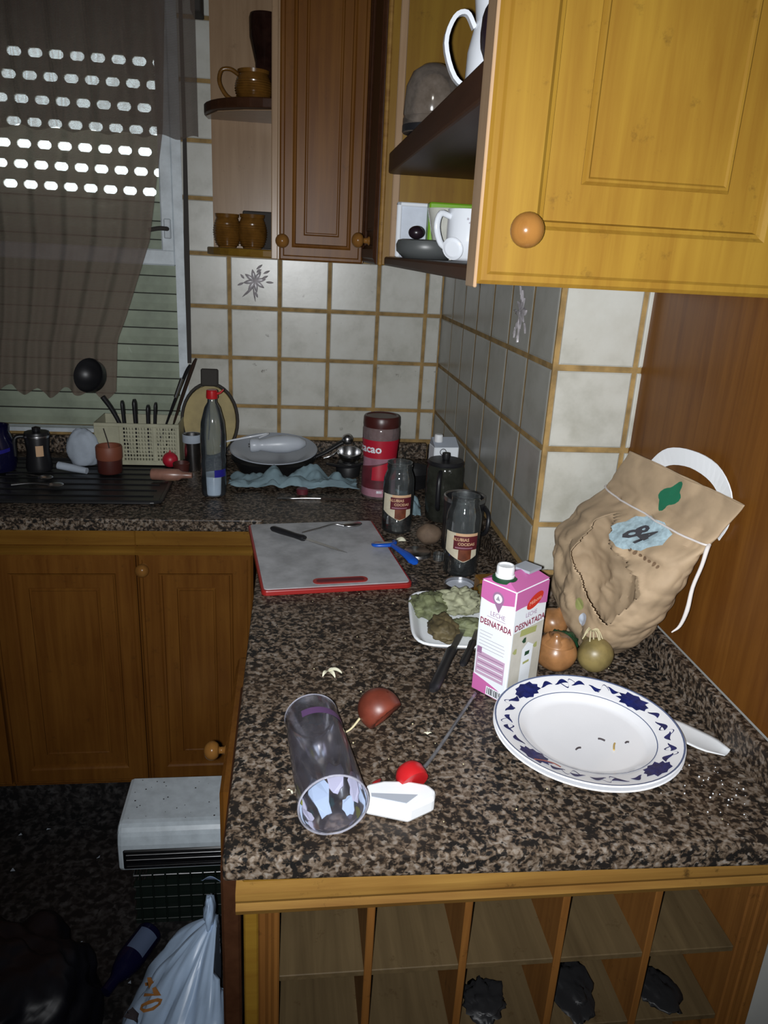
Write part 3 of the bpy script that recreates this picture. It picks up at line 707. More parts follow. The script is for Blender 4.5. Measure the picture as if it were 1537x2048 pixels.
def knife(name,label,a,b,c,z,hw=.009,bw=.009,mat='black_plastic'):
    a,b,c=Vector((*a,z)),Vector((*b,z)),Vector((*c,z)); t=thing(name,label,'knife',a)
    d=(b-a).normalized(); n=Vector((-d.y,d.x,0))
    obj('handle', MB().tube([a*0,(b-a)*.08,(b-a)*.3,(b-a)*.7,(b-a)*.93,(b-a)],[hw*.5,hw*.95,hw,hw*.85,hw,hw*.8],10,flat=.8),mat,t,50)
    L=c-a; B0=b-a; d2=(L-B0).normalized(); n2=Vector((-d2.y,d2.x,0))
    pl=[B0+n2*bw*.5,B0-n2*bw*.6,B0.lerp(L,.75)-n2*bw*.55,L,B0.lerp(L,.6)+n2*bw*.5]
    obj('blade', MB().prism([(p.x,p.y) for p in pl],-.0005,.0006),'steel',t)
    return t
knife('kitchen_knife','black handled kitchen knife lying on the chopping board',(-.508,-.735),(-.432,-.802),(-.342,-.885),.922)
sp=thing('spoon','dull metal spoon lying across the top of the chopping board','spoon',(-.437,-.745,.9145))
obj('stem', MB().tube([(0,0,0),(.04,.020,.004),(.075,.042,.006),(.100,.040,.003)],[.002,.0022,.002,.003],8),'steel',sp,60)
obj('bowl', blob((.120,.052,.003),.026,.016,.005,.0,1,1,20,12).xf(Matrix.Translation((.12,.052,.003))@Matrix.Rotation(R_(18),4,'Z')@Matrix.Translation((-.12,-.052,-.003))),'steel',sp,60)
pe=thing('vegetable_peeler','bright blue Y shaped vegetable peeler on the board edge','peeler',(-.24,-.83,.919))
obj('handle', MB().tube([(.002,-.002,.002),(.012,-.035,.004),(.026,-.068,.004),(.036,-.098,.002),(.038,-.108,.001)],[.007,.008,.011,.012,.007],12,flat=.55),'blue_plastic',pe,50)
obj('yoke', MB().tube([(-.040,.004,.0),(-.036,-.006,.001),(-.016,-.008,.002),(.002,-.004,.002),(.010,.008,.002),(.010,.022,.001)],[.004,.0055,.006,.007,.006,.004],10,flat=.7),'blue_plastic',pe,50)
obj('blade', MB().box(-.036,.010,.006,.014,.0,.002),'steel',pe)
k1=knife('table_knife','black knife handle jutting from the foam tray towards the red onion',(-.252,-1.432),(-.196,-1.308),(-.150,-1.21),.9235,.0095,.010)
k2=knife('table_knife','black knife handle almost hidden behind the milk carton',(-.192,-1.365),(-.156,-1.288),(-.12,-1.20),.926,.007,.009)
# ------------------------------------------------------------------ jars
def jar(x,y,label,h=.172,R=.037):
    t=thing('glass_jar',label,'jar',(x,y,ZC),0,'empty glass jars with bean labels'); a0=bearing(x,y)
    po=[(0,0),(R*.86,0),(R,.006),(R,h*.72),(R*.97,h*.78),(R*.84,h*.86),(R*.79,h*.885),(R*.79,h*.985),(R*.82,h*.99),(R*.82,h)]
    pi=[(r-.002 if r>0 else 0, z) for r,z in reversed(po[1:])]; pi=[(r,z) if z>.006 else (r*.96,.007) for r,z in pi]+[(0,.006)]
    gl=obj('glass', MB().lathe(po+pi,40),'jar_glass',t,50)
    obj('screw_thread', MB().tube([(R*.80*math.cos(a),R*.80*math.sin(a),h*.91+.008*a/6.28) for a in [k*.26 for k in range(25)]],.0012,6),'jar_glass',t,60)
    r=R+.0004; zl=lambda x:.050-.012*math.sin((x/.032)*1.4)-.012*max(0,x/.03)*.2
    obj('label_paper', cyl_patch(r,a0,-.040,.036,lambda x:.036+.018*abs(x-.006)/.04,.100),'label_cream',t,180)
    obj('label_picture', cyl_patch(r+.0003,a0,-.006,.022,lambda x:.038+.014*abs(x-.006)/.04,.068),'label_bean',t,180)
    obj('label_stripe', cyl_patch(r+.0003,a0,-.014,.036,.094,.100),'label_tan',t,180)
    obj('label_block', cyl_patch(r+.0005,a0,-.018,.036,.064,.094),'label_maroon',t,180)
    g=cyl_map(0,0,r+.0009,.0865,a0); text('ALUBIAS',.0095,'label_tan',t,lambda x,y:g(x-.003,y),'lettering',.0002)
    g2=cyl_map(0,0,r+.0009,.0765,a0); text('COCIDAS',.0085,'label_tan',t,lambda x,y:g2(x+.010,y),'lettering',.0002)
    obj('label_line', cyl_patch(r+.0008,a0,-.014,.024,.0670,.0695),'cacao_pink',t,180)
    return t
jar(-.207,-.682,'open glass jar with bean label standing beside the cocoa tub')
jar(-.103,-.935,'open glass jar with bean label nearest the milk carton')
ld=thing('jar_lid','white lined jar lid lying upside down in front of the nearer jar','lid',(-.121,-1.020,ZC))
obj('rim', MB().lathe([(0,0),(.030,0),(.0325,.002),(.0325,.012),(.031,.013),(.0295,.012),(.0295,.004),(0,.004)],36),'steel',ld,40)
obj('liner', MB().lathe([(0,.0045),(.0285,.0045),(.0285,.006),(0,.0062)],32),'tray_blue',ld,40)
l2=thing('jar_lid','bare metal jar lid on the worktop beside the potato','lid',(-.180,-.838,ZC))
obj('rim', MB().lathe([(0,.008),(.028,.008),(.031,.006),(.0325,0),(.0315,0),(.029,.005),(0,.0065)],36),'steel',l2,40)
tb=tag(obj('tumbler_ring', MB().lathe([(.011,0),(.0125,.001),(.0125,.016),(.011,.016),(.0105,.001)],20,(-.137,-.872,ZC)),'jar_glass',None,40),'tiny clear plastic ring beside the metal lid','ring')
tag(obj('potato', blob((-.143,-.775,.9245),.030,.026,.0245,.10,1.6,3,24,16),'potato',None,180),'dusty brown potato between the two jars','potato')
tag(obj('garlic_skin', MB().grid(lambda u,v:(-.214+.018*u+.003*math.sin(v*5),-.762+.014*v,.9015+.008*math.sin(u*3.1)*math.sin(v*2.9)),6,5),'garlic',None,180,solid=.0006),'yellowish peel scrap above the blue peeler','peel')
# ------------------------------------------------------------------ cocoa tub
ca=thing('cocoa_tub','red and pink plastic cocoa tub with brown lid','tub',(-.222,-.405,ZC)); a0=bearing(-.222,-.405)
po=[(0,0),(.043,0),(.047,.006),(.047,.06),(.044,.10),(.047,.135),(.050,.17),(.050,.190),(.046,.202),(.042,.205)]
obj('tub', MB().lathe(po,40),'cacao_plastic',ca,50)
obj('lid', MB().lathe([(.044,.196),(.0485,.197),(.0495,.203),(.0485,.222),(.046,.226),(.042,.2265),(.040,.2245),(0,.2245)],40),'lid_brown',ca,40)
def band(x0,x1,z0,z1,mat,e=.0006,nm='label'):
    def fn(u,v):
        z=lerp(z0(u) if callable(z0) else z0, z1(u) if callable(z1) else z1, v); r=pw(z,[(p[1],p[0]) for p in po[2:]])+e; a=a0+lerp(x0,x1,u)/.047; return (r*math.cos(a),r*math.sin(a),z)
    return obj(nm, MB().grid(fn,24,12),mat,ca,180)
band(-.070,.070,.008,.120,'cacao_pink'); band(-.070,.070,.115,.165,'cacao_red',.0009,'red_band')
band(-.070,.030,.030,lambda u:.085+.022*u,'cacao_dark',.0010,'cup_picture'); band(-.02,.07,.055,lambda u:.09+.03*u,'cacao_red',.0012,'red_corner')
text('cacao',.030,'cup_white',ca,lambda x,y:Vector(((.0502)*math.cos(a0+(x-.030)/.047),(.0502)*math.sin(a0+(x-.030)/.047),.141+y)),'lettering',.0008)
text('800 g',.010,'cup_white',ca,lambda x,y:Vector(((.0484)*math.cos(a0+(x+.006)/.047),(.0484)*math.sin(a0+(x+.006)/.047),.022+y)),'lettering',.0004)
# ------------------------------------------------------------------ foam tray with old greens
ft=thing('foam_tray','white foam tray of wilted greens behind the milk carton','tray',(-.170,-1.190,ZC),R_(-6))
def tray_pt(u,v):
    a=2*math.pi*u; k=pw(v,[(0,0),(.45,.78),(.8,.94),(.95,1.0),(1,1.02)]); z=pw(v,[(0,.004),(.45,.004),(.8,.018),(.95,.022),(1,.020)])
    n=5; c,s=math.cos(a),math.sin(a); r=1/((abs(c)**n+abs(s)**n)**(1/n)); return (.078*k*r*c,.106*k*r*s,z)
obj('dish', MB().grid(tray_pt,64,14,True),'foam',ft,180,solid=.003)
def leafy(name,label,c,rx,ry,rz,seed,mat,amp=.35,fr=2.6): return tag(obj(name, blob((c[0],c[1],c[2]),rx,ry,rz,amp,fr,seed,48,30,.9095),mat,None,180),label,'greens')
leafy('wilted_lettuce','ragged green lettuce clump in the foam tray, left of the pale one',(-.205,-1.145,.922),.034,.040,.022,4,'leaf_green')
leafy('wilted_lettuce','pale crinkled lettuce clump at the back of the foam tray',(-.150,-1.135,.924),.040,.032,.024,5,'leaf_pale',.4,3.0)
leafy('vegetable_scrap','brown streaked vegetable piece at the front of the foam tray',(-.196,-1.230,.920),.026,.040,.018,6,'leaf_brown',.25)
leafy('vegetable_scrap','dark olive leaf end in the foam tray beside the carton',(-.150,-1.225,.920),.034,.020,.015,7,'leaf_green',.3)
tag(obj('corn_husk', MB().grid(lambda u,v:(-.112+.030*(v-.5)+.012*u, -1.235+.11*u, .928+.030*math.sin(u*2.2)+.006*math.sin(v*6)),12,6),'leaf_yellow',None,180,solid=.001),'dry yellow husk leaf leaning in the foam tray behind the carton','husk')
# ------------------------------------------------------------------ onions
def onion(name,label,c,r,mat,seed,rot,neck=True):
    t=thing(name,label,'onion',c,rot=rot)
    p=[(0,-r*.92)]+[(r*math.sin(R_(a)),-r*.92*math.cos(R_(a))) for a in range(15,150,12)]+[(r*.45,r*.84),(r*.25,r*.95),(r*.16,r*1.08),(r*.12,r*1.16),(0,r*1.17)]
    mb=MB().lathe(p,28).warp(lambda q:q*(1+.035*nz(q,55,seed))); obj('bulb', mb,mat,t,180)
    return t
onion('onion','brown onion with torn skin touching the milk carton',(-.030,-1.340,.9345),.0340,'onion_skin',1,(R_(12),R_(-15),.3))
onion('onion','olive skinned onion under the torn paper bag',(.035,-1.347,.9310),.0300,'onion_olive',2,(R_(-60),R_(20),.5))
onion('onion','small brown onion peeping out between carton and bag',(.006,-1.222,.927),.027,'onion_skin',3,(R_(20),R_(10),1))
tag(obj('green_net', blob((.000,-1.284,.922),.028,.018,.018,.3,2.5,9,30,20,.9012),'green_dark',None,180),'dark green crumpled plastic behind the onions','plastic')
for k,(x,y,z,a) in enumerate(((.030,-1.330,.966,2.2),)):
    m=MB()
    for q in range(9):
        b=a+q*.55; m.tube([(x,y,z),(x+.008*math.cos(b),y-.006+.008*math.sin(b),z+.006),(x+(.012+.004*(q%3))*math.cos(b),y-.012+.012*math.sin(b),z-.003-.002*(q%4))],.0011,5)
    o=tag(obj('onion_root', m,'straw',None,60),'tuft of pale dry onion roots by the bag tear','roots'); o['kind']='stuff'
ro=thing('red_onion','red onion with a piece broken out lying alone on the worktop','onion',(-.338,-1.487,.930))
def ro_fn(u,v):
    a=2*math.pi*u; th=math.pi*lerp(.01,.985,v); r=.031; k=1.0
    d=(math.cos(a-5.6)*math.sin(th)*.93+.30*math.cos(th)); 
    if d>.45: k=1-.75*min(1,(d-.45)/.25)**.8
    return (r*k*math.sin(th)*math.cos(a)*1.02, r*k*math.sin(th)*math.sin(a), -r*.95*math.cos(th)*(1 if k==1 else .9))
obj('bulb', MB().grid(ro_fn,48,26,True).xf(Matrix.Rotation(R_(20),4,'Y')),'onion_red',ro,180)
obj('stalk', MB().tube([(-.028,-.006,-.010),(-.040,-.010,-.024),(-.052,-.016,-.028)],[.0018,.0016,.001],6),'straw',ro,60)
def skin(name,label,c,s,seed,mat='garlic',n=4):
    m=MB(); rr=random.Random(seed); t=thing(name,label,'peel',c)
    for k in range(n):
        a=rr.uniform(0,6.28); l=s*rr.uniform(.7,1.2)
        mm=MB().grid(lambda u,v:(l*u*math.cos(a)-.35*l*(v-.5)*math.sin(a)*math.sin(3.1*(.1+.85*u)), l*u*math.sin(a)+.35*l*(v-.5)*math.cos(a)*math.sin(3.1*(.1+.85*u)), .001+.45*l*u*(1-u)*2+.1*l*(2*v-1)**2),8,4)
        obj('flake', mm,mat,t,180,solid=.0005)
skin('garlic_peel','curled pale garlic peel on the open worktop behind the red onion',(-.404,-1.337,ZC),.020,2)
skin('garlic_crumb','small yellow peel crumb between red onion and plates',(-.271,-1.508,ZC),.008,4,n=3)
skin('garlic_crumb','small yellow peel crumb left of the lying cup',(-.462,-1.615,ZC),.006,6,n=2)
m=MB(); rr=random.Random(12)
for k in range(36):
    x=rr.gauss(.085,.03); y=rr.gauss(-1.655,.035)
    if x<.142 and y>-1.73: m.ball((x,y,.9008),rr.uniform(.0005,.0013),6,4)
o=tag(obj('salt_crumbs', m,'paper_white'),'white crumbs scattered on the worktop right of the plates','crumbs'); o['kind']='stuff'
m=MB()
for k in range(60): m.ball((rr.uniform(-.5,.1),rr.uniform(-1.7,-1.0),.9006),rr.uniform(.0005,.0013),6,4)
o=tag(obj('bread_crumbs', m,'straw'),'fine pale crumbs strewn over the whole near worktop','crumbs'); o['kind']='stuff'
# ------------------------------------------------------------------ clear cup lying down and spray head
cu=thing('plastic_cup','clear printed plastic cup lying on its side with its mouth to the front','cup',(-.414,-1.690,.9405),rot=(R_(90),0,R_(7.0)))   # local z runs back from the mouth
cl=.178
po=[(.0405,.0),(.0412,.002),(.0400,.005),(.0392,.05),(.0372,.12),(.0360,cl-.006),(.033,cl),(0,cl)]
obj('wall', MB().lathe([(r,-z) for r,z in po]+[(max(r-.0014,0),-(z if z<cl-.01 else z-.002)) for r,z in reversed(po)],44),'cup_plastic',cu,50)
obj('rim', MB().tube([(.0406*math.cos(k*.1309),.0406*math.sin(k*.1309),.0005) for k in range(49)],.0013,6,False),'rim_plastic',cu,60)
obj('base_ring', MB().tube([(.0352*math.cos(k*.1309),.0352*math.sin(k*.1309),-cl+.004) for k in range(49)],.0012,6,False),'rim_plastic',cu,60)
def spot(a,z,ra,rz,mat,seed):
    n=14; rr=random.Random(seed); pts=[]
    for k in range(n):
        g=2*math.pi*k/n; d=1+.25*rr.uniform(-1,1); aa=a+ra*d*math.cos(g)/.038; zz=z+rz*d*math.sin(g); r=pw(zz,[(q[1],q[0]) for q in po[2:6]])-.0019; pts.append((r*math.cos(aa),r*math.sin(aa),-zz))
    obj('printed_spot', MB().add(pts,[tuple(range(n))]),mat,cu)
for args in ((R_(262),.060,.014,.034,'blue_dot',1),(R_(300),.085,.012,.028,'lilac_dot',2),(R_(205),.045,.009,.016,'yellow_dot',3),(R_(228),.020,.010,.009,'lilac_dot',4),(R_(335),.045,.010,.022,'lilac_dot',5),(R_(310),.030,.008,.016,'blue_dot',6),(R_(160),.060,.008,.018,'lilac_dot',7),(R_(95),.120,.010,.016,'teal_dot',8)): spot(*args)
obj('printed_band', MB().lathe([(.0375,-.128),(.0371,-.142)],24,(0,0,0),R_(20),R_(120)),'purple_band',cu,180)
sh=thing('spray_head','white spray trigger head with red collar and clear dip tube','spray head',(-.330,-1.655,ZC))
hb=[(-.044,.004),(-.040,.022),(-.018,.028),(.012,.026),(.036,.018),(.044,.006),(.040,-.008),(.006,-.026),(-.044,-.008)]
obj('body', MB().prism(hb,.001,.022),'white_plastic',sh,bevel=.004)
obj('side_recess', MB().prism([(-.036,.004),(.020,-.002),(.004,-.016),(-.036,-.002)],.0215,.0230),'grey_plate',sh)
obj('collar', MB().lathe([(0,-.002),(.019,-.002),(.0198,.002),(.0190,.013),(.0150,.020),(.008,.023),(0,.024)],26).xf(Matrix.Translation((.020,.028,.0185))@Matrix.Rotation(R_(-70),4,'X')@Matrix.Rotation(R_(-20),4,'Y')),'red_plastic',sh,40)
obj('trigger_tip', MB().tube([(-.030,.020,.014),(-.027,.032,.012),(-.020,.046,.008)],[.006,.005,.0015],8),'red_plastic',sh,50)
obj('dip_tube', MB().tube([(.030,.050,.018),(.044,.070,.010),(.080,.128,.006),(.150,.242,.005)],.0026,8),'clear_tube',sh,60)

# ------------------------------------------------------------------ torn paper bag leaning on the side panel
pb=thing('paper_bag','torn brown paper bag with white handle leaning against the wooden panel','bag',(0,0,ZC))
SEC=[(.002,-1.125,-1.300,.050,.080),(.04,-1.108,-1.345,.060,.078),(.10,-1.102,-1.385,.066,.077),(.165,-1.102,-1.415,.064,.081),(.215,-1.118,-1.430,.046,.096),(.262,-1.150,-1.440,.016,.120),(.280,-1.156,-1.447,.009,.126),(.335,-1.180,-1.472,.004,.137)]
def bag_pt(u,v,off=0,crumple=1.0):
    z=v*.335; yl=pw(z,[(s[0],s[1]) for s in SEC]); yr=pw(z,[(s[0],s[2]) for s in SEC]); hd=ss(z,[(s[0],s[3]) for s in SEC]); xc=ss(z,[(s[0],s[4]) for s in SEC])
    a=2*math.pi*u; n=2.6; c,s=math.cos(a),math.sin(a); r=1/((abs(c)**n+abs(s)**n)**(1/n))
    yc=(yl+yr)/2; hw=(yl-yr)/2
    y=yc+hw*r*c; x=xc-(hd+off)*r*s-.13*(y-yc)*min(1,z/.2)
    tp=1-max(0,min(1,(z-.245)/.04))*.75
    q=Vector((x,y,z)); k=crumple*tp
    f=abs(nz(q,12,1))*.024+abs(nz(q,27,2))*.011+abs(nz(q,55,3))*.004
    d=Vector((-s*.97,c*.55,0)); q+=d*(f-.014)*k
    q.z += nz(q,14,5)*.005*k
    q.z=max(.002,q.z); q.x=min(q.x,.1455+max(0,(z-.055)/.28)*.018); q.y=min(q.y,-1.096)
    return q
NU,NV=168,104
hole=[(.195,.72),(.225,.70),(.275,.62),(.33,.585),(.385,.55),(.415,.49),(.41,.40),(.39,.27),(.355,.30),(.315,.34),(.275,.40),(.24,.45),(.215,.54),(.197,.63)]
def inside(px,py,poly):
    r=False; n=len(poly)
    for i in range(n):
        (x1,y1),(x2,y2)=poly[i],poly[(i+1)%n]
        if (y1>py)!=(y2>py) and px<(x2-x1)*(py-y1)/(y2-y1)+x1: r=not r
    return r
g=MB().grid(lambda u,v:bag_pt(u,v),NU,NV,True)
keep=[]
for j in range(NV):
    for i in range(NU):
        if not inside((i+.5)/NU+.010*nz((i*.16,j*.16,0),1,4),(j+.5)/NV,hole): keep.append(g.f[j*NU+i])
g.f=keep
obj('paper', g,'kraft',pb,30,solid=.0007)
obj('bag_base', MB().add([tuple(bag_pt(k/40,0)) for k in range(40)],[tuple(range(40))]),'kraft',pb)
# seam cord under the folded top band and its loose end
cd=[bag_pt(lerp(.02,.49,t),.262/.335,.0030,.6)+Vector((-.0015,0,.0)) for t in [k/24 for k in range(25)]]
obj('seam_cord', MB().tube(cd,.0016,6),'cord_white',pb,60)
e=bag_pt(.49,.262/.335,.0); p=[e+Vector(d) for d in ((0,0,0),(-.006,-.006,-.006),(-.010,-.008,-.030),(-.016,-.006,-.065),(-.020,-.010,-.10),(-.024,-.006,-.128),(-.034,-.004,-.140))]
obj('loose_cord', MB().tube(p,[.003,.0035,.003,.003,.0035,.0025,.001],7),'cord_white',pb,60)
hp=[(.134,-1.215,.285),(.137,-1.238,.322),(.142,-1.272,.350),(.148,-1.330,.362),(.155,-1.385,.356),(.160,-1.418,.332),(.1615,-1.425,.300),(.1615,-1.412,.270)]
hp,hw_=spline([Vector(q) for q in hp],[.026,.027,.028,.027,.031,.033,.031,.027])
hd_=[]
for k in range(len(hp)):
    tg_=(hp[min(k+1,len(hp)-1)]-hp[max(k-1,0)]).normalized(); hd_.append(tuple((tg_.cross(Vector((1,0,0)))+Vector((-.06,0,0))).normalized()))
obj('handle', MB().ribbon(hp,hw_,.0016,hd_),'paper_white',pb)
def bag_patch(name,cu,cv,ru,rv,mat,off=.004,edge=lambda a:1.0,n=28,rg=6):
    def fn(u,v):
        a=2*math.pi*u; e=edge(a); return bag_pt(cu+ru*v*e*math.cos(a),cv+rv*v*e*math.sin(a),off)
    obj(name, MB().grid(fn,n,rg,True),mat,pb,180)
bag_patch('printed_leaf',.270,.90,.026,.085,'paper_green',.0035,lambda a:1-.35*math.sin(a*2)**2)
bag_patch('sticker',.298,.715,.056,.078,'sticker_blue',.0055,lambda a:1+.07*math.cos(9*a))
text('84',.030,'dark_print',pb,lambda x,y:bag_pt(.302+x*1.5,.712+y*3.0,.0080),'lettering',.0010)
for k in range(9): bag_patch('printed_mark',.300+k*.012,.655-k*.004,.0042,.010+.004*(k%2),'kraft_print',.0045,n=8,rg=2)
bag_patch('printed_square',.305,.28,.012,.035,'olive_print',.0045); bag_patch('printed_square',.328,.215,.012,.04,'tray_blue',.0045)
# wooden offcut by the pillar
tag(obj('wooden_block', MB().cham(-.034,.034,-.016,.016,0,.040,.003).xf(Matrix.Translation((-.062,-1.052,ZC+.001))@Matrix.Rotation(R_(8),4,'Z')),'dim_level'),'small ochre wooden block against the corner of the tiled pillar','block')

# ------------------------------------------------------------------ back right corner of the worktop
kt=thing('dark_canister','dark round canister with bright metal rim behind the nearer jar','canister',(-.072,-.800,ZC))
obj('body', MB().lathe([(0,0),(.044,0),(.046,.004),(.046,.120),(.044,.126),(.042,.120),(.042,.01),(0,.008)],36),'black_plastic',kt,40)
obj('metal_rim', MB().lathe([(.0445,.118),(.0475,.119),(.0475,.128),(.0445,.129),(.0425,.126)],36),'steel',kt,40)
obj('grip', MB().tube([(.043,-.014,.105),(.046,-.045,.098),(.044,-.055,.070),(.040,-.04,.05),(.036,-.024,.05)],.005,8),'black_plastic',kt,60)
cf=thing('coffee_carafe','murky dark glass carafe with black lid in the corner','carafe',(-.078,-.595,ZC))
obj('glass_body', MB().lathe([(0,.002),(.040,.002),(.043,.01),(.048,.09),(.048,.135),(.044,.145),(0,.146)],28),'carafe_glass',cf,50)
obj('dregs', MB().lathe([(0,.004),(.038,.004),(.044,.05),(0,.05)],24),'black_plastic',cf,50)
obj('lid', MB().lathe([(0,.146),(.046,.146),(.047,.150),(.043,.156),(0,.158)],28),'black_plastic',cf,40)
obj('lid_knob', MB().lathe([(0,.158),(.009,.158),(.011,.166),(.010,.174),(0,.175)],16),'black_plastic',cf,40)
obj('handle', MB().tube([(-.02,-.043,.135),(-.028,-.070,.125),(-.028,-.072,.06),(-.02,-.044,.04)],.006,8),'black_plastic',cf,60)
wc2=thing('white_carton','small white drink carton with white cap standing in the corner','carton',(-.060,-.475,ZC),R_(6))
obj('box', MB().cham(-.034,.034,-.026,.026,0,.165,.003),'carton_white',wc2)
obj('blue_foot', MB().cham(-.0345,.0345,-.0265,.0265,.0,.125,.003),'tray_blue',wc2)
obj('ring_mark', MB().lathe([(.0070,0),(.0092,0)],20).xf(Matrix.Translation((-.010,-.0268,.152))@Matrix.Rotation(R_(90),4,'X')),'dark_print',wc2)
obj('gable', MB().add([(-.033,-.026,.164),(.033,-.026,.164),(.033,.026,.164),(-.033,.026,.164),(-.033,.01,.184),(.033,.01,.184)],[(0,1,5,4),(2,3,4,5),(0,4,3),(1,2,5)]),'grey_plate',wc2)
obj('screw_cap', MB().lathe([(0,0),(.011,0),(.012,.003),(.011,.018),(.009,.020),(0,.020)],20,(-.020,-.010,.176)),'white_plastic',wc2,40)
tag(obj('dark_pan_edge', MB().lathe([(0,0),(.055,0),(.070,.045),(.073,.047),(.070,.042),(.054,.004),(0,.004)],36,(-.118,-.300,ZC)),'pan_black',None,40),'small black pan behind the cocoa tub','pan')
def crumple_sheet(name,label,cat,x0,x1,y0,y1,amp,seed,mat,nu=70,nv=34,zb=.902):
    def fn(u,v):
        x=lerp(x0,x1,u)+.012*nz((u*6,v*6,0),1,seed); y=lerp(y0,y1,v)+.012*nz((u*7,v*5,3),1,seed)
        e=min(u,1-u,v,1-v)*8; e=min(1,e)
        h=abs(nz((x,y,0),17,seed))*1.1+abs(nz((x,y,1),38,seed+1))*.35
        return (x,y,zb+.002+amp*(h*.9+.15)*(.35+.65*e))
    return tag(obj(name, MB().grid(fn,nu,nv),mat,None,180,solid=.0006),label,cat)
crumple_sheet('blue_towel','crumpled pale blue paper towel along the foot of the pan','paper towel',-.632,-.275,-.385,-.285,.052,4,'towel_blue')
crumple_sheet('blue_towel','crumpled blue paper towel between cocoa tub and carafe','paper towel',-.168,-.128,-.60,-.40,.05,8,'towel_blue',24,40)
# pan, platter and hand blender
pn=thing('frying_pan','black frying pan under the grey platter','pan',(-.515,-.160,ZC))
obj('bowl', MB().lathe([(0,.002),(.105,.002),(.125,.036),(.128,.038),(.124,.032),(.104,.006),(0,.006)],48),'pan_black',pn,40)
obj('handle', MB().tube([(.120,.02,.032),(.16,.03,.050),(.205,.035,.078),(.235,.03,.090)],[.009,.010,.012,.010],10,flat=.6),'pan_black',pn,60)
pt=thing('platter','grey white oval platter lying on the black pan','plate',(-.515,-.150,.9415),rot=(R_(7),0,0))
obj('dish', MB().lathe([(0,0),(.085,0),(.100,.008),(.128,.020),(.132,.0215),(.130,.024),(.100,.013),(.085,.005),(0,.004)],56),'grey_plate',pt,40)
hb=thing('hand_blender','white electric hand blender body lying on the platter','blender',(-.585,-.185,.9785),rot=(0,R_(-2),R_(6)))
prof=[(0,0),(.018,.0),(.021,.006),(.020,.022),(.017,.030),(.019,.040),(.026,.075),(.027,.110),(.020,.145),(.010,.165),(0,.168)]
obj('body', MB().lathe(prof,26).xf(Matrix.Rotation(R_(90),4,'Y')),'appliance_grey',hb,50)
obj('shaft_button', MB().lathe([(0,0),(.006,0),(.006,.003),(0,.0035)],14).xf(Matrix.Translation((-.001,0,0))@Matrix.Rotation(R_(-90),4,'Y')),'grey_dish',hb,40)
obj('power_cord', MB().tube([(.03,.018,.018),(.06,.05,.022),(.01,.06,.012),(-.05,.055,.004),(-.08,.04,.0),(-.085,.02,-.004)],.0028,7),'cup_white',hb,60)
tg=thing('steel_strainer','shiny steel strainer beside the cocoa tub','strainer',(-.292,-.210,ZC))
obj('bowl', MB().lathe([(.033,.075),(.036,.074),(.036,.080),(.033,.080),(.030,.060),(.018,.045),(0,.040)],26).xf(Matrix.Rotation(R_(12),4,'X')),'steel',tg,40)
obj('ball_end', MB().ball((-.004,.02,.105),.017,18,12),'steel',tg,60)
obj('stand', MB().lathe([(0,0),(.035,0),(.038,.03),(.030,.042),(0,.045)],24),'pan_black',tg,40)
obj('wire_handle', MB().tube([(-.03,-.005,.076),(-.055,-.02,.062),(-.075,-.02,.055)],.003,6),'steel',tg,60)
tag(obj('black_ladle_handle', MB().tube([(-.36,-.262,.948),(-.30,-.285,.946),(-.25,-.262,.952)],[.006,.009,.007],8,flat=.6),'black_plastic',None,60),'black utensil handle lying in front of the steel strainer','utensil')
sk=thing('metal_skewer','thin bright metal stick lying in front of the blue towel','stick',(-.499,-.453,.9025))
obj('rod', MB().tube([(0,0,0),(.10,-.002,.001),(.118,-.003,.001)],.0022,6),'steel',sk,60); obj('handle', MB().tube([(.116,-.003,.001),(.205,-.008,.001)],.0028,6),'wood_handle',sk,60)
tag(obj('bottle_cap', MB().lathe([(0,.0),(.016,0),(.0165,.012),(.014,.0145),(0,.015)],22,(-.432,-.402,.9005)),'cacao_dark',None,40),'dark red bottle cap behind the metal stick','stopper')  # a loose bottle cap

# ------------------------------------------------------------------ water bottle, rack and sink things
wb=thing('water_bottle','clear plastic water bottle with red cap in front of the dish basket','bottle',(-.668,-.425,ZC))
po=[(0,.004),(.020,.002),(.031,.004),(.033,.012),(.033,.10),(.0315,.11),(.033,.12),(.033,.165),(.030,.20),(.020,.238),(.012,.252),(.0115,.268)]
obj('body', MB().lathe(po+[(r-.0008,z) for r,z in reversed(po[1:])],36),'bottle_plastic',wb,50)
obj('murky_water', MB().lathe([(0,.006),(.030,.007),(.031,.012),(.031,.058),(0,.058)],32),'cloth_pale',wb,50)
obj('cap', MB().lathe([(0,.262),(.0145,.262),(.0150,.266),(.0140,.282),(.012,.284),(0,.284)],20),'red_plastic',wb,40)
obj('cap_tab', MB().tube([(.012,-.002,.274),(.022,-.003,.278),(.030,-.003,.286)],[.004,.003,.002],6),'red_plastic',wb,60)
obj('base_label', cyl_patch(.0335,bearing(-.668,-.425),.002,.040,.058,.078),'navy_glow',wb,180)
sk2=thing('sink_drainer','black sink drainer with raised rim set in the worktop','sink',(-1.42,-.315,ZC))
obj('board', MB().prism(rounded(1.26,.40,.03),.0005,.006),'sink_black',sk2,bevel=.002)
for k in range(7): obj('rib', MB().cham(.10,.60,-.15+k*.05,-.143+k*.05,.006,.009,.001),'sink_black',sk2)
for (x0,x1,y0,y1) in ((-.63,.63,.190,.200),(-.63,.63,-.200,-.190),(.62,.63,-.19,.19)): obj('rim', MB().cham(x0,x1,y0,y1,.005,.011,.002),'sink_black',sk2)
bk=thing('cutlery_basket','cream plastic cutlery basket with lattice sides','basket',(-.91,-.115,.910))
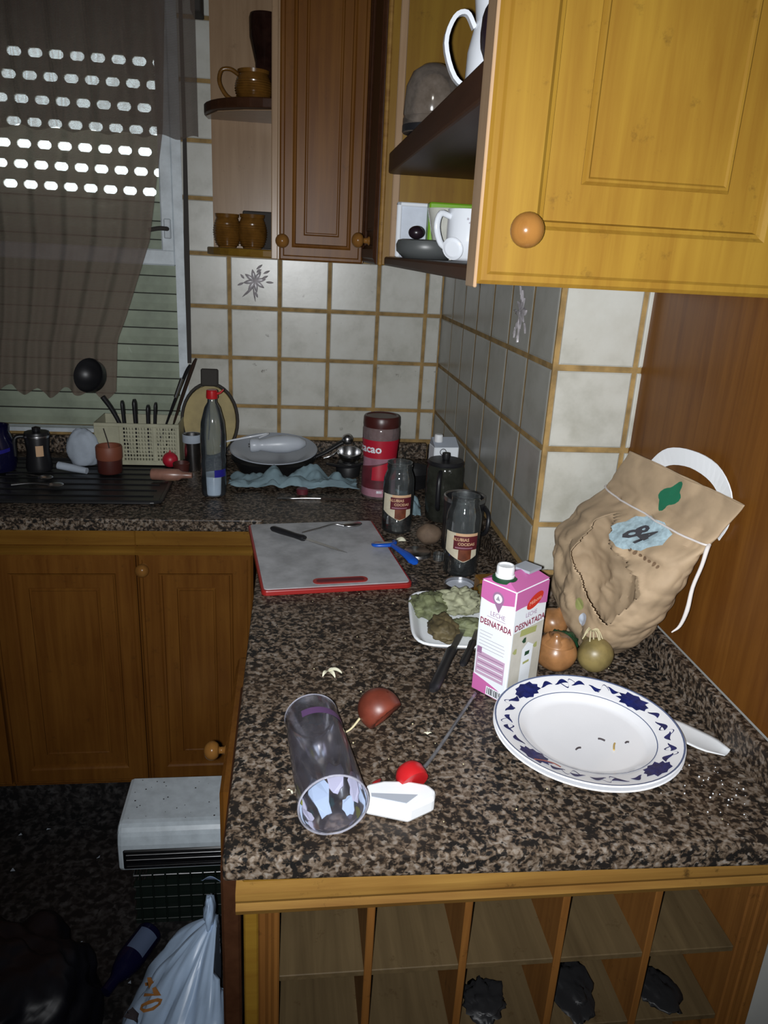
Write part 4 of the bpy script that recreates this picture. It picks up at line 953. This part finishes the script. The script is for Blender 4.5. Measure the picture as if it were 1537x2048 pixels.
def lattice(x0,x1,z0,z1,y,nx,nz_,name):
    m=MB(); t=.0022; dx=(x1-x0)/nx; dz=(z1-z0)/nz_; v=[];f=[]
    for j in range(nz_):                                  # perforated panel: bars around each opening
        for i in range(nx):
            a0,a1=x0+i*dx,x0+(i+1)*dx; c0,c1=z0+j*dz,z0+(j+1)*dz; i0,i1=a0+.0016,a1-.0016; k0,k1=c0+.0022,c1-.0022; n=len(v)
            v += [(a0,y,c0),(a1,y,c0),(a1,y,c1),(a0,y,c1),(i0,y,k0),(i1,y,k0),(i1,y,k1),(i0,y,k1)]
            f += [(n+q,n+(q+1)%4,n+4+(q+1)%4,n+4+q) for q in range(4)]
    m.add(v,f); return obj(name,m,'basket_cream',bk,solid=t)
lattice(-.040,.045,.012,.114,-.062,10,9,'lattice'); lattice(.055,.112,.012,.114,-.062,7,9,'lattice')
for b in ((-.120,.120,-.0645,-.0595,.114,.124),(-.120,.120,-.0645,-.0595,.0,.012),(-.050,-.040,-.0645,-.0595,.012,.114),(.045,.055,-.0645,-.0595,.012,.114),(.112,.120,-.0645,-.0595,.012,.114),(-.120,-.050,-.0640,-.0600,.012,.114)): obj('frame_bar', MB().cham(*b,.001),'basket_cream',bk)
obj('side_wall', MB().box(-.120,-.116,-.060,.070,.0,.124),'basket_cream',bk); obj('side_wall', MB().box(.116,.120,-.060,.070,.0,.124),'basket_cream',bk); obj('back_wall', MB().box(-.120,.120,.066,.070,.0,.124),'basket_cream',bk); obj('basket_floor', MB().box(-.116,.116,-.060,.066,.0,.004),'basket_cream',bk)
la=thing('ladle','big black ladle standing in the basket, bowl tilted to the left','ladle',(-.965,-.12,.916))
obj('handle', MB().tube([(.02,0,.0),(.0,0,.09),(-.022,-.005,.145),(-.045,-.012,.185)],[.006,.006,.007,.008],8),'black_plastic',la,60)
obj('bowl', MB().lathe([(0,-.036),(.029,-.030),(.046,-.007),(.049,.014),(.047,.014),(.041,-.005),(0,-.029)],28).xf(Matrix.Translation((-.068,-.030,.247))@Matrix.Rotation(R_(-52),4,'Y')@Matrix.Rotation(R_(60),4,'X')),'black_plastic',la,50)
ut=[('spatula','tall dark spatula handle leaning right in the basket',.055,.165,.30,'wood_handle',.009,.035),('knife_steel','dark handled knife with bright blade leaning in the basket',.030,.150,.285,'black_plastic',.008,.012),
    ('fork_handle','leftmost of the dark upright cutlery handles in the basket',-.040,-.048,.175,'black_plastic',.009,.0),('fork_handle','dark cutlery handle upright in the middle of the basket',-.012,-.015,.178,'black_plastic',.011,.01),
    ('fork_handle','short dark cutlery handle right of the middle of the basket',.018,.022,.160,'black_plastic',.010,.02),('fork_handle','dark cutlery handle nearest the leaning knife in the basket',.036,.048,.172,'black_plastic',.008,.0)]
for nm,lab,xa,xb,h,mt,r,yy in ut:
    t=thing(nm,lab,'utensil',(-.91+xa,-.125+yy,.915)); dx=xb-xa
    obj('handle', MB().tube([(dx*.35,0,h*.35),(dx*.6,0,h*.62),(dx*.9,0,h*.92),(dx,0,h)],[r*.6,r,r*1.1,r*.6],9,flat=.6),mt,t,60)
    obj('shank', MB().tube([(0,0,0),(dx*.36,0,h*.36)],.003,6),'steel',t,60)
    if nm=='knife_steel': obj('ferrule', MB().tube([(dx*.62,-.006,h*.66),(dx*.80,-.008,h*.86)],[.005,.006],8),'steel',t,60)
bd=thing('round_board','yellowed round wooden board with dark handle leaning on the tiles','board',(-.712,-.085,ZC+.0075),rot=(R_(-9),0,R_(0)))
obj('disc', MB().lathe([(0,-.006),(.078,-.006),(.080,0),(.078,.006),(0,.006)],36).xf(Matrix.Translation((0,0,.118))@Matrix.Scale(1.35,4,(0,0,1))@Matrix.Rotation(R_(90),4,'X')),'yellow_board',bd,50)
obj('dark_rim', MB().tube([(.084*math.sin(a),0,.118+.113*math.cos(a)) for a in [k*.1745+.0 for k in range(37)]],.0045,8,False),'strap_dark',bd,60)
obj('handle', MB().cham(-.026,.026,-.010,.010,.222,.275,.004),'strap_dark',bd)
obj('crease', MB().tube([(-.004,-.0085,.06),(.0,-.0085,.12),(-.002,-.0085,.19)],.0022,6),'leaf_brown',bd,60)
po_=thing('terracotta_pot','small two tone terracotta pot in front of the cutlery basket','pot',(-.972,-.262,.9115))
obj('upper_band', MB().lathe([(.0345,.040),(.036,.044),(.036,.074),(.034,.078),(.031,.076),(.030,.044)],30),'terracotta',po_,40)
obj('lower_cup', MB().lathe([(0,0),(.031,0),(.033,.004),(.034,.042),(.030,.042),(.029,.006),(0,.006)],30),'terracotta_dark',po_,40)
obj('wick', MB().tube([(0,0,.006),(.001,0,.07),(-.012,.004,.125)],.0014,6),'strap_dark',po_,60)
rb=thing('red_ball','small red ball with a point resting against the lattice basket','ball',(-.815,-.200,.934))
obj('ball', MB().ball((0,0,0),.0225,24,16),'cacao_red',rb,180); obj('tip', MB().tube([(0,0,.018),(0,0,.029)],[.006,.001],8),'cacao_red',rb,60)
pc_=thing('pink_tube','pinkish glass tube lying in front of the basket','tube',(-.848,-.325,.9265),rot=(0,0,R_(-4)))
obj('tube', MB().lathe([(0,0),(.014,0),(.0165,.004),(.0165,.075),(.010,.085),(.008,.112),(0,.113)],22).xf(Matrix.Rotation(R_(90),4,'Y')),'pink_clear',pc_,50)
obj('paper_label', MB().lathe([(.0168,.040),(.0168,.068)],14,(0,0,0),R_(-40),R_(80)).xf(Matrix.Rotation(R_(90),4,'Y')),'label_tan',pc_,180)
tag(obj('maroon_cup', MB().lathe([(0,0),(.020,0),(.024,.03),(.022,.032),(.018,.004),(0,.004)],22,(-.775,-.262,.9115)),'terracotta_dark',None,40),'small dark maroon cup between basket and water bottle','cup')
mg=thing('steel_beaker','narrow grey steel beaker behind the water bottle','beaker',(-.752,-.19,.9015))
obj('wall', MB().lathe([(0,0),(.022,0),(.024,.004),(.026,.105),(.027,.108),(.025,.106),(.022,.006),(0,.006)],26),'steel',mg,40); obj('rim_band', MB().lathe([(.0265,.085),(.0275,.087),(.0275,.108),(.0262,.109)],26),'cloth_pale',mg,40)
tag(obj('folded_cloth', blob((-1.062,-.185,.955),.046,.030,.062,.10,2.0,3,36,26,.9115),'cloth_pale',None,180),'pale bundled dishcloth standing left of the terracotta pot','cloth')
tag(obj('cloth_roll', MB().tube([(-1.112,-.262,.929),(-1.07,-.272,.924),(-1.03,-.284,.920)],[.011,.011,.009],10),'cloth_pale',None,60),'thin white roll lying under the bundled dishcloth','roll')
mo=thing('moka_pot','black coffee pot with pale label beside the dishcloth','pot',(-1.168,-.245,.9115))
obj('body', MB().lathe([(0,0),(.034,0),(.036,.01),(.030,.055),(.034,.10),(.032,.108),(0,.110)],12),'black_plastic',mo,30); obj('lid_knob', MB().lathe([(0,.110),(.010,.110),(.011,.120),(0,.124)],14),'black_plastic',mo,40)
obj('rim_band', MB().lathe([(.0345,.094),(.0350,.097),(.0345,.100)],24),'steel',mo,60); obj('label', cyl_patch(.0345,bearing(-1.168,-.245),-.006,.014,.045,.075),'label_tan',mo,180)
obj('handle', MB().tube([(-.030,0,.095),(-.055,-.01,.090),(-.058,-.01,.04)],.006,8),'black_plastic',mo,60)
bj=thing('navy_jug','dark navy glass jug at the left photo edge with a blue glint','jug',(-1.276,-.250,.9115))
obj('body', MB().lathe([(0,0),(.045,0),(.050,.02),(.050,.075),(.036,.105),(.038,.125),(.035,.124),(.032,.105),(.045,.072),(.045,.01),(0,.008)],32),'navy_glass',bj,50)
obj('painted_glint', cyl_patch(.0508,bearing(-1.276,-.25),-.010,.036,lambda x:.052+.15*(x+.01),lambda x:.062+.15*(x+.01)),'navy_glow',bj,180)  # blue glint painted on as a coloured patch
for (x,y,a,lab) in ((-1.115,-.405,.05,'spoon on the black drainer below the dishcloth'),(-1.16,-.33,-.2,'spoon on the black drainer below the coffee pot')):
    t=thing('teaspoon','dull metal '+lab,'spoon',(x,y,.912),a)
    obj('bowl', MB().ball((.035,0,.004),.020,16,8,.2),'steel',t,60); obj('stem', MB().tube([(.016,0,.004),(-.03,.004,.006),(-.075,.0,.003)],[.003,.0025,.0035],7),'steel',t,60)

# ------------------------------------------------------------------ things on the wall shelves
def ribbed(x,y,z,R,h,label,mat='amber_glaze',handle=None,nm='ribbed_pot',grp=None):
    t=thing(nm,label,'pot',(x,y,z),0,grp); p=[(0,0),(R*.62,0),(R*.66,.004)]
    n=11
    for k in range(n+1):
        f=k/n; r=R*(.70+.30*math.sin(math.pi*(.12+.80*f))); p += [(r,.006+(h*.80)*f),(r-.0022,.006+(h*.80)*(f+.45/n))]
    p += [(R*.80,h*.90),(R*.84,h),(R*.78,h),(R*.72,h*.88),(R*.72,.01),(0,.008)]
    obj('body', MB().lathe(p,36),mat,t,40)
    if handle: obj('handle', MB().tube([(x1*R,0,z1*h) for x1,z1 in handle],.0055,9),mat,t,60)
    return t
ribbed(-.648,-.105,1.5305,.040,.088,'left one of two amber ribbed pots on the lower end shelf',grp='amber ribbed pots')
ribbed(-.578,-.110,1.5305,.042,.090,'amber ribbed pot nearest the wall cabinet on the lower end shelf',grp='amber ribbed pots')
bx=tag(obj('dark_box', MB().cham(-.608,-.524,-.058,-.020,1.5305,1.632,.003),'strap_dark'),'dark box behind the two ribbed pots on the lower end shelf','box')
ribbed(-.572,-.125,1.8925,.050,.078,'amber ribbed cup with looped handle on the upper end shelf',handle=[(-.75,.85),(-1.2,1.0),(-1.65,.95),(-1.78,.62),(-1.55,.30),(-1.2,.12),(-.8,.15)],grp='amber ribbed pots')
vs_=tag(obj('brown_vase', MB().lathe([(0,0),(.030,0),(.032,.006),(.024,.07),(.025,.11),(.040,.17),(.041,.215),(.038,.225),(.036,.215),(.036,.17),(.021,.11),(.020,.07),(.026,.01),(0,.008)],32,(-.546,-.056,1.8925)),'brown_glass',None,50),'tall waisted brown glass vase behind the ribbed cup','vase')
MS=1.513+.222+.0005; BS=1.513+.018+.0005
gj=thing('upturned_jar','cloudy domed glass jar standing upside down on the middle shelf','jar',(-.232,-.965,MS))
obj('dome', MB().lathe([(.0475,.0),(.049,.004),(.049,.022),(.047,.026),(.049,.030),(.046,.072),(.036,.094),(.018,.106),(0,.109)],36),'cloudy_glass',gj,50)
obj('base_rim', MB().lathe([(0,0),(.046,0),(.0495,.002),(.0495,.012),(.0475,.014),(0,.013)],36),'black_plastic',gj,40)
jg=thing('white_jug','white china jug with tall looped handle on the middle shelf','jug',(-.176,-1.18,MS))
obj('body', MB().lathe([(0,0),(.040,0),(.046,.02),(.045,.08),(.036,.12),(.040,.15),(.037,.15),(.033,.12),(.042,.08),(.042,.01),(0,.008)],32),'cup_white',jg,50)
obj('handle', MB().ribbon(spline([Vector(q) for q in ((-.036,-.005,.030),(-.064,-.010,.045),(-.080,-.012,.085),(-.070,-.010,.118),(-.052,-.006,.126),(-.038,0,.110))],[1]*6)[0],.012,.006,(0,1,0)),'cup_white',jg,60)
fb=thing('foil_bundle','shiny foil topped dark bundle above the white jug','bundle',(-.236,-1.450,MS))
obj('dark_body', blob((0,0,.040),.027,.027,.042,.06,2,3,26,18,.0),'dark_plum',fb,180); obj('foil_top', blob((0,0,.094),.025,.025,.022,.25,3,6,28,18,.074),'foil',fb,30)
tr=thing('white_tray','pale blue white tray propped upright behind the cups','tray',(-.170,-.695,BS),rot=(R_(-2),0,0))
obj('panel', MB().cham(-.076,.085,.0,.006,.0,.108,.002),'tray_blue',tr)
for b in ((-.078,-.068,-.008,.004,0,.110),(-.078,.087,-.008,.004,.102,.110)): obj('edge', MB().cham(*b,.002),'cup_white',tr)
cc=thing('cream_cup','yellowed cream cup beside the white mug on the bottom shelf','cup',(-.165,-.835,BS))
obj('body', MB().lathe([(0,.018),(.022,.018),(.026,.024),(.040,.090),(.041,.094),(.038,.092),(.024,.028),(0,.024)],30),'cup_cream',cc,50); obj('foot', MB().lathe([(0,0),(.026,0),(.024,.018),(0,.02)],24),'cup_cream',cc,40)
def mug(x,y,z,label):
    t=thing('white_mug',label,'mug',(x,y,z)); R=.039
    obj('body', MB().lathe([(0,.004),(.026,.0),(.034,.006),(R,.035),(R,.086),(R+.001,.088),(R-.002,.088),(R-.004,.08),(R-.004,.03),(0,.008)],36),'cup_white',t,50)
    obj('handle', MB().tube([(-R*.92,-.010,.074),(-.056,-.018,.078),(-.062,-.020,.055),(-.052,-.016,.028),(-R*.9,-.010,.020)],[.004,.0045,.0048,.0045,.004],10,flat=1.3),'cup_white',t,60)
    a0=bearing(x,y)
    for (dx,dz,w_) in ((.004,.064,.008),(.010,.058,.006),(.016,.050,.005),(-.002,.070,.004)): obj('printed_sprig', cyl_patch(R+.0005,a0,dx-w_/2,dx+w_/2,lambda q:dz-.001-.1*abs(q-dx),lambda q:dz+.003-.3*abs(q-dx),6),'grey_print',t,180)
    return t
mug(-.150,-.960,BS,'white mug with a grey sprig and curved handle on the bottom shelf')
sr=thing('saucer','white scalloped saucer leaning under the white mug','saucer',(-.190,-1.020,BS+.019),rot=(R_(74),0,R_(12)))
obj('dish', MB().lathe([(0,.0),(.010,.0),(.0185,.003),(.0195,.004),(.018,.0015),(0,.0)],24),'cup_white',sr,40)
obj('edge_bead', MB().tube([(.0185*math.cos(k*.2618),.0185*math.sin(k*.2618),.004) for k in range(25)],.0012,5,False),'cup_white',sr,60)
dh=thing('grey_dish','dark grey oval dish lying on the bottom shelf','dish',(-.212,-.880,BS))
obj('bowl', MB().lathe([(0,0),(.040,0),(.052,.012),(.053,.024),(.050,.032),(.044,.034),(0,.034)],32).xf(Matrix.Scale(1.1,4,(1,0,0))),'grey_dish',dh,50)
tag(obj('dark_spoon_bowl', MB().ball((-.236,-.900,BS+.046),.015,20,14,.8),'dark_plum',None,60),'dark round knob lying on the grey dish','knob')
lb=tag(obj('green_packet', MB().cham(-.195,-.070,-.790,-.760,BS+.0,BS+.108,.003),'lime'),'bright lime green packet behind the cups','packet')

# ------------------------------------------------------------------ heap on the floor
cr=thing('bottle_crate','dark wire crate on the floor beside the peninsula','crate',(-.702,-.850,0))
for z in (.012,.045,.078,.111,.144): obj('wire', MB().tube([(-.115,-.115,z),(.115,-.115,z),(.115,.115,z),(-.115,.115,z),(-.115,-.115,z)],.0026,7,cr=False),'steel' if z==.144 else 'crate_green',cr,60)
for k in range(8): obj('upright', MB().tube([(-.10+k*.0286,-.117,.004),(-.10+k*.0286,-.117,.150)],.0024,6),'crate_green',cr,60)
obj('crate_floor', MB().box(-.115,.115,-.115,.115,.0,.008),'crate_green',cr); obj('crate_back', MB().box(-.115,.115,.105,.115,.008,.15),'crate_green',cr)
obj('crate_panel', MB().box(-.113,.113,-.108,-.104,.008,.12),'crate_green',cr)
ap=thing('white_appliance','grimy pale metal box with a long black slot on top of the crate','appliance',(-.722,-.858,.150))
obj('shell', MB().prism([(-.100,.0),(-.100,.075),(-.092,.105),(-.075,.118),(.075,.122),(.085,.118),(.085,.0)],-.130,.138).xf(Matrix(((0,0,1,0),(1,0,0,0),(0,1,0,0),(0,0,0,1)))),'enamel',ap,bevel=.012)
sl=obj('slot', MB().cham(-.116,.134,-.105,-.098,.010,.064,.003),'slot_black',ap)
for z in (.022,.040,.054): obj('slot_bar', MB().tube([(-.108,-.107,z),(.132,-.107,z)],.0018,6),'steel',sl,60)
m=MB(); rr=random.Random(5)
for k in range(34): m.ball((rr.uniform(-.11,.12),rr.uniform(-.07,.07),.1215),rr.uniform(.0008,.0024),7,4,.4)
o=obj('dirt_specks', m,'strap_dark',ap); o['kind']='stuff'
tag(obj('blue_paper_scrap', MB().grid(lambda u,v:(-.660+.045*u+.006*v,-1.004-.012*v,.160+.012*math.sin(u*4)*v+.010*v),8,4),'blue_scrap',None,180,solid=.0008),'torn light blue paper scrap under the pale metal box','paper')
def heap(c,rx,ry,h,amp,fr,seed,lean=(0,0),n=64,m=40,pw_=1.0):
    def fn(u,v):
        a=2*math.pi*u; r=math.cos(v*math.pi/2)**.8; z=h*math.sin(v*math.pi/2)**pw_
        q=Vector((c[0]+rx*r*math.cos(a)+lean[0]*v, c[1]+ry*r*math.sin(a)+lean[1]*v, z))
        f=amp*(abs(nz(q,fr,seed))*1.2+.6*abs(nz(q,fr*2.2,seed+1))+.25*nz(q,fr*5,seed+2)-.35); 
        return q+Vector((math.cos(a),math.sin(a),.6))*f*min(1,v*6)*(1-v**6)
    return MB().grid(fn,n,m,True)
sb=thing('carrier_bag','white plastic carrier bag with orange print slumped on the floor','bag',(0,0,0))
SBC=(-.655,-1.43); 
def sb_pt(u,v,off=0):
    a=2*math.pi*u; r=(1-v)**.62; z=.375*v**.92
    q=Vector((-.676+.160*r*math.cos(a)+.082*v, -1.47+.20*r*math.sin(a)+.16*v, z))
    f=.030*(abs(nz((math.cos(a)*.9,math.sin(a)*.9,z*2.0),2.2,3))*1.6-.35)+.016*abs(nz((math.cos(a)*2,math.sin(a)*2,z*5),2.6,4))+.008*nz((math.cos(a)*3,math.sin(a)*3,z*9),2.6,6)
    q+=Vector((math.cos(a),math.sin(a),.5))*(f*min(1,v*5)*(1-v**5)+off)
    q.x=min(q.x,-.547 if q.y<-1.40 else -.590); q.z=max(.001,q.z); return q
obj('body', MB().grid(lambda u,v:sb_pt(u,v),90,56,True),'bag_plastic',sb,180)
obj('knot_ear', blob((-.604,-1.305,.385),.010,.026,.034,.3,2,5,20,14),'bag_plastic',sb,180)
def sbt(x,y,u0,v0): return sb_pt(u0+1.09*x+1.44*y, v0-.36*x+2.47*y, .009)
text('+70',.046,'bag_print',sb,lambda x,y:sbt(x,y,.545,.725),'lettering',.0012)
obj('print_smudge', MB().grid(lambda u,v:sbt(.012*v*math.cos(6.2832*u)*(1+.4*math.sin(u*19)),.010*v*math.sin(6.2832*u)*(1+.4*math.sin(u*25)),.515,.60),16,3,True),'scrap_dark',sb,180)
tag(obj('bin_bag', heap((-1.09,-1.22),.25,.24,.16,.05,7,3,(0,0)),'bin_bag',None,180),'black bin bag spread over the dark floor at the lower left','bag')
gb=thing('glass_bottle','dark glass bottle lying on the floor by the black bag','bottle',(-.775,-1.02,.031),rot=(R_(90),0,R_(-25)))
obj('body', MB().lathe([(0,0),(.028,0),(.030,.004),(.030,.08),(.022,.11),(.012,.13),(.012,.16),(0,.161)],26),'navy_glass',gb,50); obj('label', MB().lathe([(.0305,.015),(.0305,.07)],12,(0,0,0),R_(20),R_(110)),'bottle_paper',gb,180)

# dark debris lying in the rack cells
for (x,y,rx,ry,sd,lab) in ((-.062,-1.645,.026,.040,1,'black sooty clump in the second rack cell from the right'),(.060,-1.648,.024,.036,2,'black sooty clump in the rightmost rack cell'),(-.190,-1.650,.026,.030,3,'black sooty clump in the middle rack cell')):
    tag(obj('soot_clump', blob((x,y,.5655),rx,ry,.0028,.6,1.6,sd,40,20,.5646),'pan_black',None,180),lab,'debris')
# papery crown torn off the brown onion
m=MB().grid(lambda u,v:(-.030+(.028-.012*v)*math.cos(2.2+u*4.2),-1.340+(.028-.012*v)*math.sin(2.2+u*4.2),.951+.013*v+.003*math.sin(u*11)*v),30,5)
tag(obj('onion_peel', m,'onion_skin',None,180,solid=.0006),'torn papery peel sitting on top of the brown onion','peel')

m=MB(); rr=random.Random(21)
for k in range(26):
    x=rr.uniform(-1.25,-.72); y=rr.uniform(-1.15,-.62); m.add([(x,y,.002),(x+rr.uniform(.004,.016),y+rr.uniform(-.006,.006),.003),(x+rr.uniform(0,.012),y+rr.uniform(.004,.012),.0025)],[(0,1,2)])
o=tag(obj('floor_litter', m,'cloth_pale',None,solid=.001),'small pale scraps scattered on the dark floor','litter'); o['kind']='stuff'
